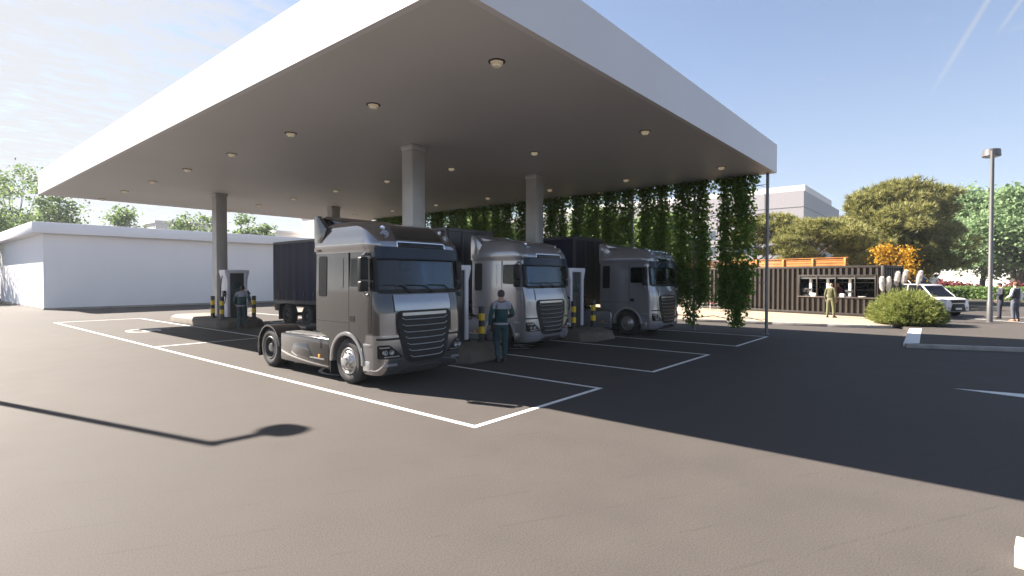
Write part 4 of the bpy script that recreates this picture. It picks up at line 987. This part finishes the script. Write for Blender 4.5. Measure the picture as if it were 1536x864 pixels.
def broadleaf(loc, H, W, th, seed, label, cat='tree', m=None, name='broadleaf_tree', ncl=70, per=330, ls=.22, group=None, trunk_r=.17, multi=1, shape=1.0, clr=.16):
    rs = np.random.default_rng(seed); t = empty(name, loc, 0, label, cat, group)
    tk = MB(); cc = th + (H - th) * .46; hz = (H - th) * .5
    cl = []
    while len(cl) < ncl:
        u = rs.normal(size=3); u /= np.linalg.norm(u); r = rs.uniform(.35, 1) ** .6
        p = np.array([u[0] * W / 2 * r, u[1] * W / 2 * r, cc + u[2] * hz * r])
        tp = (p[2] - th) / (H - th)
        lim = W / 2 * (1.02 - .75 * max(0, tp - .25) ** 1.3 * shape) * (.7 + .3 * min(1, tp / .15))
        if math.hypot(p[0], p[1]) > lim * rs.uniform(.85, 1.08): continue
        cl.append(p)
    for q in range(multi):
        off = rs.normal(0, .5, 2) * (multi > 1); top = (off[0] * 2, off[1] * 2, cc + hz * .55)
        pts = limb_pts((off[0] * .15, off[1] * .15, -.1), top, 0, rs, 7); n = len(pts)
        tk.tube(pts, [trunk_r * (1.25 if k == 0 else 1) * (1 - .85 * k / (n - 1)) for k in range(n)], 9)
    for p in cl:
        f = rs.uniform(.1, .55); z0 = th * .75 + (cc + hz * .4 - th * .75) * f
        tk.tube(limb_pts((0, 0, min(z0, p[2] - .1)), p, -.15, rs, 5), [trunk_r * .36 * (1 - .16 * k) for k in range(6)], 5)
    tk.build('trunk', M_BARK, t, recalc=False)
    P = []
    for p in cl:
        s = (H - th) * clr * rs.uniform(.6, 1.25); n = int(per * rs.uniform(.6, 1.2))
        g = rs.normal(size=(n, 3)) * np.array([s * .62, s * .62, s * .36]); P.append(p + g)
    P = np.concatenate(P); fast_mesh('crown', leaf_cloud(P, ls, .55, .15, 1.5, rs), 4, m or M_DEC, t)
    return t
def needles(P, D, L, w, n, rs, spread=.55):
    """tufts at P pointing along D (N,3): n thin triangles each"""
    N = len(P); Pn = np.repeat(P, n, 0); Dn = np.repeat(D, n, 0) + rs.normal(0, spread, (N * n, 3)); Dn /= np.linalg.norm(Dn, axis=1)[:, None]
    S = np.cross(Dn, rs.normal(size=Dn.shape)); S /= np.linalg.norm(S, axis=1)[:, None]
    l = (L * rs.uniform(.6, 1.2, len(Dn)))[:, None]
    return np.stack([Pn - S * w, Pn + S * w, Pn + Dn * l], 1).reshape(-1, 3)
def pine(loc, H, W, base, seed, label, pads, per, L=.42, w=.035, nn=9, group=None, dense=False):
    rs = np.random.default_rng(seed); t = empty('pine_tree', loc, 0, label, 'tree', group); tk = MB()
    lean = rs.normal(0, .03 * H, 2)
    pts = limb_pts((0, 0, -.1), (lean[0], lean[1], H * .82), 0, rs, 8); n = len(pts); tk.tube(pts, [.26 * H / 9 * (1 - .85 * k / (n - 1)) for k in range(n)], 9)
    PP, DD = [], []
    for q in range(pads):
        tz = (q + .5) / pads; z = base + (H - base) * (tz ** .85); a = q * 2.4 + rs.normal(0, .4)
        if dense: rad = W / 2 * math.sqrt(max(.02, 1 - (max(0, tz - .22) / .8) ** 2)) * (0.8 + .2 * min(1, tz / .1)) * rs.uniform(.3, 1.06) ** .6 * (.84 + .2 * math.sin(a * 3 + 1) * math.sin(tz * 9) + (.16 if q % 6 == 0 else 0))
        else: rad = W / 2 * (1.0 - .55 * tz) * rs.uniform(.45, 1.0)
        c = np.array([lean[0] * tz + math.cos(a) * rad, lean[1] * tz + math.sin(a) * rad, z])
        pw = (W * .105 if dense else W * .17) * rs.uniform(.7, 1.3); phh = pw * (.5 if dense else .2)
        bpos = Vector((lean[0] * tz * .8, lean[1] * tz * .8, max(base * .6, z - rad * .45 - .4))); tk.tube(limb_pts(bpos, (c[0], c[1], c[2] - phh * .4), .0, rs, 5), [.09 * H / 9 * (1 - .15 * k) for k in range(6)], 5)
        u = rs.normal(size=(per, 3)); u /= np.linalg.norm(u, axis=1)[:, None]; r = rs.uniform(.25, 1, per)[:, None] ** .5
        g = u * r * np.array([pw, pw, phh]); PP.append(c + g); d = u * np.array([1, 1, .7]) + np.array([0, 0, .75]); DD.append(d / np.linalg.norm(d, axis=1)[:, None])
    tk.build('trunk', M_BARK, t, recalc=False)
    fast_mesh('crown', needles(np.concatenate(PP), np.concatenate(DD), L, w, nn, rs), 3, M_PINE, t); return t
pine((53.8, 4.2, 0), 9.5, 9.4, 2.3, 5, 'large rounded dark pine behind the kiosk', 210, 75, .44, .03, 11, dense=True)
pine((45.8, 8.3, 0), 6.4, 9.0, 3.0, 9, 'layered pine with open branches left of the large round pine', 20, 170, .40, .03, 11)
pine((46.5, 12.6, 0), 7.0, 7.4, 2.7, 12, 'layered pine seen just right of the trellis corner post', 16, 170, .40, .03, 11)
broadleaf((42.4, 3.2, 0), 4.5, 2.7, .6, 21, 'yellow autumn tree at the right end of the kiosk', m=M_YEL, ncl=34, per=150, ls=.14, trunk_r=.08, name='yellow_tree')
for (x, y), H, W, sd, lb, mu in (((82, -2.2), 12.8, 11, 31, 'light green broadleaf tree directly right of the large pine', 1), ((76, -5.0), 11.6, 9.5, 32, 'light green many-stemmed tree behind the standing men', 4), ((92, 3.2), 12.6, 10, 33, 'light green broadleaf tree half hidden behind the large pine', 1), ((98, -8.6), 14.0, 11, 34, 'light green broadleaf tree cut by the right picture edge', 1), ((80, -9.0), 12, 9.5, 35, 'light green broadleaf tree at the far right edge', 1)):
    broadleaf((x, y, 0), H, W, 3.0, sd, lb, m=M_DEC2, ncl=75, per=270, ls=.36, trunk_r=.32, multi=mu, group='broadleaf trees in front of the white wall')
for (x, y), H, W, sd, lb in (((12.2, 100), 18.5, 10.5, 41, 'tall green tree at the far left edge, above the flat white building'), ((15.3, 88), 15.0, 5.6, 42, 'green tree just right of the far left tall tree'), ((23.0, 92), 12.6, 7.2, 43, 'small airy tree behind the white building, below the canopy corner'), ((31.2, 87), 12.3, 6.8, 44, 'airy green tree immediately left of the left canopy column'), ((36.6, 81), 11.8, 6.6, 45, 'airy green tree right of the left canopy column')):
    broadleaf((x, y, 0), H, W, 3.4, sd, lb, ncl=44 if H > 14 else 30, per=170, ls=.36, trunk_r=.22, group='trees behind the flat white building', clr=.12)
for (x, y), H, W, sd, lb in (((38, 17), 7.5, 6.5, 51, 'bushy green tree behind the trellis, left of the kiosk'), ((41, 25), 9.0, 7.5, 52, 'green tree behind the middle of the trellis'), ((36, 33), 8.6, 7.5, 53, 'green tree behind the far part of the trellis'), ((33, 42), 8.5, 7, 54, 'green tree behind the last plant strips')):
    broadleaf((x, y, 0), H, W, 1.8, sd, lb, ncl=46, per=230, ls=.30, trunk_r=.2, group='trees behind the trellis')
broadleaf((3.2, 66.5, 0), 9.5, 6.0, 2.2, 61, 'dark tree at the far left edge beside the white building', ncl=40, per=260, ls=.26, trunk_r=.28)
broadleaf((5.2, 76, 0), 12.5, 8.0, 2.2, 62, 'tree behind the sunlit end of the white building', ncl=50, per=260, ls=.30, trunk_r=.3)
def bush(name, loc, rx, ry, h, n, m, ls, seed, label, cat='shrub', rz=0, group=None):
    rs = np.random.default_rng(seed); t = empty(name, loc, rz, label, cat, group)
    u = rs.normal(size=(n, 3)); u /= np.linalg.norm(u, axis=1)[:, None]; u[:, 2] = np.abs(u[:, 2])
    r = rs.uniform(.45, 1, n)[:, None] ** .4 * (1 + .12 * np.sin(u[:, :1] * 7 + seed) + .1 * np.sin(u[:, 1:2] * 9))
    fast_mesh('foliage', leaf_cloud(u * r * np.array([rx, ry, h * .92]), ls, .8, -.3, 1.5, rs), 4, m, t)
    mb = MB()
    for k in range(7): a = k * .9; mb.tube([(0, 0, -.05), (rx * .3 * math.cos(a), ry * .3 * math.sin(a), h * .4), (rx * .6 * math.cos(a), ry * .6 * math.sin(a), h * .7)], [.04, .03, .01], 5)
    mb.build('stem', M_BARK, t); return t
# the big needle bush on the pavement corner
rs = np.random.default_rng(77); t = empty('needle_shrub', (28.35, 1.62, .12), 0, 'broad bright green needle shrub on the pavement corner', 'shrub')
n = 2600; u = rs.normal(size=(n, 3)); u /= np.linalg.norm(u, axis=1)[:, None]; u[:, 2] = np.abs(u[:, 2]) * .95 + .02
r = rs.uniform(.35, 1, n)[:, None] ** .45; lobes = 1 + .10 * np.sin(np.arctan2(u[:, 1], u[:, 0]) * 5)[:, None]
P = u * r * lobes * np.array([1.12, 1.10, 1.10]); D = u * np.array([1, 1, .55]) + np.array([0, 0, .38]); D /= np.linalg.norm(D, axis=1)[:, None]
# each shoot is a short twig with needles all along it
SP, SD = [], []
for k in range(6): SP.append(P + D * (.075 * k)); SD.append(D)
fast_mesh('foliage', needles(np.concatenate(SP), np.concatenate(SD), .17, .009, 5, rs, .5), 3, M_MUGO, t)
mb = MB()
for k in range(26): a = k * 2.4; e = rs.uniform(.4, .85); mb.tube([(0, 0, -.05), (.7 * e * math.cos(a), .8 * e * math.sin(a), .3 + .5 * (1 - e)), (1.35 * e * math.cos(a), 1.5 * e * math.sin(a), .5 + .9 * (1 - e))], [.03, .022, .008], 5)
mb.build('stem', M_BARK, t)
# pampas grass plumes
M_PLUME = leaf_mat('pampas_plume', (.72, .68, .66), (.88, .85, .82), .45)
rs = np.random.default_rng(78); pg = empty('pampas_grass', (30.6, 2.05, .12), 0, 'clump of pampas grass with pale plumes behind the needle shrub', 'plant')
pl = [(-.10, .66, 1.98, .02), (-.05, .44, 1.96, -.01), (.1, .14, 2.22, -.03), (.1, -.08, 2.28, -.07), (0, -.66, 2.24, -.05)]
for x, y, z, ln in pl:
    k = 900; tt = rs.uniform(0, 1, k); r = .115 * np.sin(np.pi * np.clip(tt, .03, .97)) ** .8; a = rs.uniform(0, 6.28, k)
    P = np.stack([x + r * .5 * np.cos(a), y + ln * tt * 2 + r * .5 * np.sin(a), z - .62 + .62 * tt], 1); D = np.stack([np.cos(a) * .45, np.sin(a) * .45 + ln * 3, np.ones(k)], 1); D /= np.linalg.norm(D, axis=1)[:, None]
    fast_mesh('plume', needles(P, D, .12, .010, 3, rs, .25), 3, M_PLUME, pg)
    mb = MB(); mb.tube([(x * .3, y * .3, 0), (x * .8, y * .85, z * .4), (x, y, z - .5)], .008, 5); mb.build('stalk', mat('dry_stalk', (.3, .24, .12), .8), pg)
k = 420; a = rs.uniform(0, 6.28, k); D = np.stack([np.cos(a), np.sin(a), rs.uniform(.7, 2.2, k)], 1); D /= np.linalg.norm(D, axis=1)[:, None]
fast_mesh('leaf_tuft', needles(np.stack([np.cos(a) * .15, np.sin(a) * .15, np.zeros(k)], 1), D, 1.35, .012, 1, rs, .12), 3, M_SHRUB, pg)
# hedge, red shrubs, bushes
rs = np.random.default_rng(79)
hd_ = empty('hedge', (64.5, -4, 0), 0, 'low clipped green hedge in front of the white wall', 'hedge')
pth = [(66.5, 3.5), (66.8, -1.0), (64.6, -4.5), (61.5, -8.0), (58, -12)]
P = []
for (a, c) in zip(pth, pth[1:]):
    a, c = np.array(a), np.array(c); L_ = np.linalg.norm(c - a); d = (c - a) / L_; nrm = np.array([-d[1], d[0]]); k = int(L_ * 900)
    s = rs.uniform(-.3, L_ + .3, k); side = rs.choice([0, 1, 2], k, p=[.45, .4, .15]); v = np.where(side == 1, rs.uniform(-1, 1, k), np.where(side == 0, -1, 1)) * 1.0; z = np.where(side == 1, 1.15, rs.uniform(.05, 1.15, k)) + rs.normal(0, .05, k)
    sg = 1 if nrm[0] < 0 else -1
    xy = a + s[:, None] * d + (v * -sg)[:, None] * nrm * (1 if True else 1) + rs.normal(0, .05, (k, 2)); P.append(np.stack([xy[:, 0] - 64.5, xy[:, 1] + 4, z], 1))
fast_mesh('foliage', leaf_cloud(np.concatenate(P), .17, .8, -.2, 1.5, rs), 4, M_HEDGE, hd_)
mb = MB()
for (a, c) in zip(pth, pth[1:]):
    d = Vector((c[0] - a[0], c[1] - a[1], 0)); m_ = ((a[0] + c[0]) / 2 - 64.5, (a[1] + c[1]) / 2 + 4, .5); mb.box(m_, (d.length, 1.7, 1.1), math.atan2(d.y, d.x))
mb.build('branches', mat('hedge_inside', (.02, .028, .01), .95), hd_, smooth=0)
bush('red_shrub', (70.5, .9, 0), 1.9, 1.9, 1.95, 2600, M_REDL, .22, 81, 'dark red shrub behind the hedge, just right of the parked cars', group='dark red shrubs behind the hedge')
bush('red_shrub', (68.5, -1.0, 0), 1.3, 1.2, 1.6, 1500, M_REDL, .22, 82, 'small dark red shrub beside the tree trunk behind the hedge', group='dark red shrubs behind the hedge')
bush('red_shrub', (69.0, -4.6, 0), 2.0, 3.0, 1.7, 2600, M_REDL, .22, 83, 'wide dark red shrub behind the standing men', group='dark red shrubs behind the hedge')
for i, (x, y, rx, h, lb) in enumerate(((20, 72, 6, 7.6, 'dull green bush peeping over the white roof, near its left end'), (29, 72, 5, 7.3, 'dull green bush peeping over the white roof, below the small airy tree'), (36, 70, 5, 6.8, 'dull green bush peeping over the white roof, left of the left column'))):
    bush('large_bush', (x, y, 0), rx, 3, h, 4200, M_SHRUB, .34, 90 + i, lb, 'bush', group='bushes behind the white building')

# ------------------------------------------------------------------ buildings and walls
bl = empty('flat_roofed_building', (7.1, 46.04, 0), 0, 'long plain white flat-roofed building on the left', 'building')
mb = MB(); mb.b2(0, 29, 0, 18.5, 0, 5.03); mb.build('wall', M_WALL, bl, smooth=0)
mb = MB(); mb.b2(-.62, 29.6, -.62, 19.1, 5.03, 5.74); mb.build('roof', M_WALL, bl, bevel=.012)
mb = MB(); mb.b2(-.03, 29.03, -.03, 18.53, 0, .12); mb.build('plinth', M_KERB, bl, smooth=0)
of = empty('office_building', (98.5, 19.6, 0), 0, 'pale grey panelled office block behind the pines', 'building')
M_OFF = mat('grey_facade_panel', (.36, .34, .35), .6, var=.03); M_OFFW = mat('white_attic', (.66, .63, .60), .6)
M_JOINT = mat('facade_joint', (.10, .10, .11), .7); M_OGL = mat('facade_glass', (.10, .12, .15), .15)
mb = MB(); mb.b2(0, 34, 0, 75, 0, 16.6); mb.build('wall', M_OFF, of, smooth=0)
mb = MB()
for z in (13.9, 11.1, 8.2, 5.4): mb.b2(-.02, 34, -.02, 75, z - .05, z + .05)
for y in (6.0, 18, 30, 42, 54): mb.b2(-.025, 0, y - .04, y + .04, 5.4, 16.6)
mb.build('facade_joints', M_JOINT, of, smooth=0)
mb = MB(); mb.b2(16, 44, 3, 70, 16.6, 20.0); mb.build('roof', M_OFFW, of, smooth=0)
for z in (6.2, 9.1):
    for k in range(9): mb = MB(); mb.b2(-.03, .01, 7 + 7.4 * k, 11.6 + 7.4 * k, z, z + 1.6); mb.build('window', M_OGL, of, smooth=0)
wl = MB(); wl.b2(-.15, .15, -45, 30, 0, 4.0); wl.b2(-.2, .2, -45.05, 30.05, 4.0, 4.12); o = wl.build('boundary_wall', mat('bright_white_wall', (.80, .78, .76), .7, var=.03), loc=(106, 0, 0), rz=R(-12), smooth=0); tag(o, 'long low white wall behind the trees at the right', 'wall')
M_FAR = mat('far_facade', (.64, .60, .57), .7)
for (x0, y0, w, d, h, lb) in ((47, 160, 14, 10, 16.5, 'pale distant block above the white roof, left of the left column'), (74, 150, 16, 12, 15.2, 'pale distant block above the white roof, right of the left column'), (80, 135, 14, 12, 19.5, 'taller pale distant block beside the graphite cab roof')):
    t = empty('distant_building', (x0, y0, 0), 0, lb, 'building', 'pale distant blocks'); mb = MB(); mb.b2(0, w, 0, d, 0, h); mb.build('wall', M_FAR, t, smooth=0)
    mb = MB(); mb.b2(-.3, w + .3, -.3, d + .3, h, h + .6); mb.build('roof', M_FAR, t, smooth=0)
    for k in range(3):
        for q in range(3): mb = MB(); mb.b2(1.5 + q * w / 3.2, 1.5 + q * w / 3.2 + w / 6, -.04, .02, 4 + k * h / 4, 6 + k * h / 4); mb.build('window', M_OGL, t, smooth=0)
ob = empty('timber_shed', (3.6, 71, 0), 0, 'orange brown timber wall glimpsed at the far left edge', 'shed'); mb = MB(); mb.b2(-9, 3.4, 0, .3, 0, 3.4); mb.build('wall', M_ORA, ob, smooth=0); mb = MB(); mb.b2(-9.2, 3.6, -.2, 4, 3.4, 3.6); mb.build('roof', M_DSTEEL, ob, smooth=0)

# ------------------------------------------------------------------ lamps
M_LAMP = mat('lamp_grey', (.14, .135, .135), .45, metal=.5)
def street_lamp(loc, H, label, rz=0, arm=.86, hs=1.0):
    t = empty('street_lamp', loc, rz, label, 'street lamp', 'car park street lamps')
    mb = MB(); mb.lathe([(0, 0), (.16, 0), (.16, .02), (.11, .03), (.11, .9), (.09, .95), (.072, H - .1), (.072, H)], n=16); mb.build('pole', M_LAMP, t)
    mb = MB(); mb.tube([(0, 0, H - .06), (arm * .4, 0, H - .03), (arm, 0, H)], .07, 10); mb.build('arm', M_LAMP, t)
    mb = MB(); N = 32
    def el(a, b, z, tilt=0): return [(arm + a * hs * math.cos(q), b * hs * math.sin(q), H + (z - H) * hs) for q in [2 * math.pi * k / N for k in range(N)]]
    mb.loft([el(.34, .28, H - .12), el(.40, .34, H - .10), el(.385, .325, H + .18), el(.36, .30, H + .20)]); mb.build('lamp_head', M_LAMP, t)
    mb = MB(); mb.loft([el(.32, .26, H - .135), el(.32, .26, H - .118)]); mb.build('lamp_lens', M_LENS, t); return t
street_lamp((32.0, -1.13, .12), 7.65, 'tall grey street lamp with a drum head beside the standing men')
street_lamp((.12, 16.72, 0), 8.0, 'street lamp out of frame whose shadow falls across the sunlit asphalt', hs=.72)

# ------------------------------------------------------------------ cars
M_CARW = mat('white_car_paint', (.66, .65, .67), .3, coat=.8, var=.02); M_CARS = mat('silver_car_paint', (.42, .43, .46), .3, metal=.5, coat=.8)
def car(loc, rz, paint, label, Lc=3.6, Wc=1.62, Hc=1.68, hood=.78, hz=.98, wb=.72, rake=.62, grp='white cars parked beside the shrub'):
    """front towards -Y"""
    t = empty('parked_car', loc, rz, label, 'car', grp); w = Wc / 2
    def sec(y, z0, z1, wt, wbm): return [(-wbm, y, z0), (wbm, y, z0), (wbm, y, z0 + .25), (wt, y, z1 - .08), (wt - .10, y, z1), (-wt + .10, y, z1), (-wt, y, z1 - .08), (-wbm, y, z0 + .25)]
    mb = MB(); mb.loft([sec(.0, .32, hz - .22, w - .16, w - .10), sec(.05, .24, hz - .10, w - .08, w - .04), sec(.22, .22, hz - .03, w - .03, w), sec(hood, .22, hz + .02, w - .01, w), sec(Lc - .2, .22, hz + .06, w - .01, w), sec(Lc - .03, .26, hz, w - .04, w - .02), sec(Lc, .34, hz - .1, w - .12, w - .08)])
    mb.build('body', paint, t, bevel=.02, smooth=50)
    zt = Hc; y0, y1, y2, y3 = hood - .05, hood + rake, Lc - .35, Lc - .08
    mb = MB()
    def gsec(y, z, wd): return [(-wd, y, hz - .02), (wd, y, hz - .02), (wd - .13 * (z - hz) / (zt - hz), y, z), (-wd + .13 * (z - hz) / (zt - hz), y, z)]
    mb.loft([gsec(y0, hz + .02, w - .05), gsec(y1, zt - .06, w - .05), gsec(y2, zt - .06, w - .05), gsec(y3, hz + .05, w - .06)]); mb.build('window', M_DLENS, t, smooth=20)
    mb = MB(); r_ = w - .17; mb.loft([[(-r_, y, z), (r_, y, z), (r_ + .01, y, z + .045), (-r_ - .01, y, z + .045)] for y, z in ((y1 - .1, zt - .11), (y1 + .12, zt - .055), (y2 - .1, zt - .05), (y2 + .12, zt - .09))]); mb.build('roof', paint, t, bevel=.015)
    for s in (-1, 1):
        for a, c in (((y0, hz), (y1, zt - .06)), ((y1 + .75, hz), (y1 + .75, zt - .06)), ((y2 + .27, hz), (y2, zt - .06))):
            mb = MB(); mb.tube([(s * (w - .045), a[0], a[1]), (s * (w - .165), c[0], c[1])], .035, 6); mb.build('pillar', paint, t)
        hl = MB(); hl.loft([[(s * (w - .36), .035, hz - .26), (s * (w - .06), .14, hz - .25), (s * (w - .06), .15, hz - .12), (s * (w - .36), .045, hz - .14)], [(s * (w - .36), -.005, hz - .26), (s * (w - .09), .05, hz - .25), (s * (w - .09), .06, hz - .12), (s * (w - .36), .01, hz - .14)]]); hl.build('headlight', M_LENS, t, bevel=.01)
        mb = MB(); mb.b2(min(s * (w - .3), s * (w - .14)), max(s * (w - .3), s * (w - .14)), -.01, .1, .40, .50); mb.build('fog_light', M_LENS, t, bevel=.015)
        mb = MB(); mb.box((s * (w + .10), y0 + .25, hz + .1), (.16, .09, .13)); mb.build('mirror', paint, t, bevel=.03)
        for y in (wb, Lc - wb + .05):
            arc = MB(); arc_band(arc, y, .31, .29, .36, min(s * (w - .2), s * (w + .006)), max(s * (w - .2), s * (w + .006)), -5, 185, 16); arc.build('wheel_arch', M_BLACK, t)
            wheel(t, s * (w - .09), y, .31, .19, M_RIMF, s)
    mb = MB(); mb.b2(-w + .36, w - .36, -.02, .06, hz - .27, hz - .13); mb.build('upper_grille', M_BLACK, t, bevel=.01)
    mb = MB(); mb.b2(-w + .34, w - .34, -.03, .05, hz - .115, hz - .095); mb.b2(-w + .34, w - .34, -.03, .05, hz - .30, hz - .275); mb.build('grille_trim', M_CHROME, t)
    mb = MB(); mb.prism([(-w + .30, .28), (w - .30, .28), (w - .42, hz - .32), (-w + .42, hz - .32)], 'Y', -.025, .06); mb.build('lower_grille', M_BLACK, t, bevel=.012)
    mb = MB(); mb.b2(-.2, .2, -.035, -.024, .36, .46); mb.build('number_plate', M_CARD, t)
    return t
car((35.5, -.05, .12), R(-37), M_CARW, 'white boxy car with black grille, parked behind the needle shrub', 3.5, 1.6, 1.66)
car((41.6, .75, .12), R(-37), M_CARS, 'taller pale van with a large sloping windscreen behind the white car', 4.6, 1.85, 2.3, hood=.75, hz=1.15, rake=1.15)

# ------------------------------------------------------------------ world, sun, camera
SUN_EL, SUN_AZ = 38.9, 105.2
w = bpy.data.worlds.new('World'); scene.world = w; w.use_nodes = True; nt = w.node_tree; L = nt.links.new
bg = nt.nodes['Background']; SKY = .05; bg.inputs['Strength'].default_value = SKY
sky = nt.nodes.new('ShaderNodeTexSky'); sky.sky_type = 'NISHITA'; sky.sun_disc = False; sky.sun_elevation = R(SUN_EL); sky.sun_rotation = R(90 - SUN_AZ); sky.air_density = .7; sky.dust_density = .35; sky.ozone_density = 1.0
tc = nt.nodes.new('ShaderNodeTexCoord')
def math_(op, a, c=None, clamp=False):
    q = nt.nodes.new('ShaderNodeMath'); q.operation = op; q.use_clamp = clamp
    for i, v in enumerate((a, c)):
        if v is None: continue
        if isinstance(v, (int, float)): q.inputs[i].default_value = v
        else: L(v, q.inputs[i])
    return q.outputs[0]
def mr_(v, a, c, d=0, e=1, smooth=True):
    q = nt.nodes.new('ShaderNodeMapRange'); q.interpolation_type = 'SMOOTHSTEP' if smooth else 'LINEAR'
    L(v, q.inputs['Value'])
    for k, z in zip(('From Min', 'From Max', 'To Min', 'To Max'), (a, c, d, e)): q.inputs[k].default_value = z
    return q.outputs['Result']
def dot_(v):
    q = nt.nodes.new('ShaderNodeVectorMath'); q.operation = 'DOT_PRODUCT'; L(tc.outputs['Generated'], q.inputs[0]); q.inputs[1].default_value = v; return q.outputs['Value']
sep = nt.nodes.new('ShaderNodeSeparateXYZ'); L(tc.outputs['Generated'], sep.inputs[0])
zc = math_('MAXIMUM', sep.outputs['Z'], .06); px, py = math_('DIVIDE', sep.outputs['X'], zc), math_('DIVIDE', sep.outputs['Y'], zc)
cmb = nt.nodes.new('ShaderNodeCombineXYZ'); L(px, cmb.inputs[0]); L(py, cmb.inputs[1])
mp = nt.nodes.new('ShaderNodeMapping'); mp.inputs['Rotation'].default_value = (0, 0, R(35)); mp.inputs['Scale'].default_value = (1.0, 1.7, 1); L(cmb.outputs[0], mp.inputs[0])
na = nt.nodes.new('ShaderNodeTexNoise'); na.inputs['Scale'].default_value = 4.6; na.inputs['Detail'].default_value = 9; na.inputs['Roughness'].default_value = .68; na.inputs['Distortion'].default_value = .5; L(mp.outputs[0], na.inputs['Vector'])
nb_ = nt.nodes.new('ShaderNodeTexNoise'); nb_.inputs['Scale'].default_value = .5; nb_.inputs['Detail'].default_value = 3; L(cmb.outputs[0], nb_.inputs['Vector'])
azl = mr_(dot_((math.cos(R(96)), math.sin(R(96)), 0)), .45, .95)          # cloud cover grows towards the sun's side
cov = math_('ADD', math_('MULTIPLY', azl, .34), math_('MULTIPLY', nb_.outputs['Fac'], .30))
cl = math_('SUBTRACT', math_('ADD', na.outputs['Fac'], cov), .70)
clm = math_('MULTIPLY', mr_(cl, .0, .34), math_('ADD', math_('MULTIPLY', azl, .75), .16), True)
hz_ = mr_(sep.outputs['Z'], .42, .0, 0, 1); low = math_('ADD', math_('MULTIPLY', hz_, .42), .21)
fac = low; cfac = clm
# two condensation trails
def trail(a, c, s0, s1, wd):
    a, c = Vector(a).normalized(), Vector(c).normalized(); n = a.cross(c).normalized(); tt = (c - a * c.dot(a)).normalized(); ang = math.acos(a.dot(c))
    dd = math_('ABSOLUTE', dot_(n)); along = dot_(tt); fr = dot_(a)
    at = math_('ARCTAN2', along, fr)
    body = mr_(dd, 0, wd, 1, 0); ends = math_('MULTIPLY', mr_(at, 0, ang * .6), mr_(at, ang * 1.0, ang * 1.6, 1, 0)); return math_('MULTIPLY', math_('MULTIPLY', body, ends), s0)
YAW, PIT, FPX = R(39.9), R(-1.07), 799.0
def pxdir(x, y):
    f = Vector((math.cos(YAW) * math.cos(PIT), math.sin(YAW) * math.cos(PIT), math.sin(PIT))); r = Vector((math.sin(YAW), -math.cos(YAW), 0)); u = r.cross(f)
    return f * FPX + r * (x - 768) + u * (432 - y)
cfac = math_('MAXIMUM', cfac, trail(pxdir(1380, 168), pxdir(1482, 0), .34, 0, .0055)); cfac = math_('MAXIMUM', cfac, trail(pxdir(1488, 62), pxdir(1530, 2), .3, 0, .0045))
mx = nt.nodes.new('ShaderNodeMix'); mx.data_type = 'RGBA'; L(fac, mx.inputs[0]); L(sky.outputs[0], mx.inputs['A']); mx.inputs['B'].default_value = (2.5, 2.6, 2.75, 1)
mc = nt.nodes.new('ShaderNodeMix'); mc.data_type = 'RGBA'; L(cfac, mc.inputs[0]); L(mx.outputs['Result'], mc.inputs['A']); mc.inputs['B'].default_value = (3.15, 3.17, 3.2, 1)
L(mc.outputs['Result'], bg.inputs['Color'])
sd = bpy.data.lights.new('sun', 'SUN'); sd.energy = 5.0; sd.angle = R(.53); sd.color = (1, .91, .81); so = bpy.data.objects.new('sun', sd); COL.objects.link(so)
sv = Vector((math.cos(R(SUN_AZ)) * math.cos(R(SUN_EL)), math.sin(R(SUN_AZ)) * math.cos(R(SUN_EL)), math.sin(R(SUN_EL)))); so.rotation_euler = sv.to_track_quat('Z', 'Y').to_euler(); so.location = sv * 60
cd = bpy.data.cameras.new('camera'); cd.sensor_width = 36; cd.lens = FPX / 1536 * 36; cd.clip_end = 4000; cd.clip_start = .05
co = bpy.data.objects.new('camera', cd); COL.objects.link(co); co.location = (0, 0, 2.1); co.rotation_euler = (R(90) + PIT, 0, YAW - R(90)); scene.camera = co
scene.view_settings.view_transform = 'Standard'; scene.view_settings.look = 'None'; scene.view_settings.exposure = 2.3; scene.view_settings.gamma = 1
scene.cycles.max_bounces = 8; scene.cycles.transparent_max_bounces = 12; scene.cycles.use_denoising = True

# pale air over the whole site
hm = bpy.data.materials.new('haze_air'); hm.use_nodes = True; hn = hm.node_tree; hn.nodes.remove(hn.nodes['Principled BSDF'])
pv = hn.nodes.new('ShaderNodeVolumePrincipled'); pv.inputs['Color'].default_value = (.86, .93, 1, 1); pv.inputs['Density'].default_value = .00038; pv.inputs['Anisotropy'].default_value = .2
hn.links.new(pv.outputs[0], hn.nodes['Material Output'].inputs['Volume'])
mb = MB(); mb.b2(-960, 960, -960, 960, -1.2, 27); hz = mb.build('haze', hm, smooth=0); tag(hz, kind='stuff')
scene.cycles.volume_bounces = 0; scene.cycles.volume_step_rate = 4
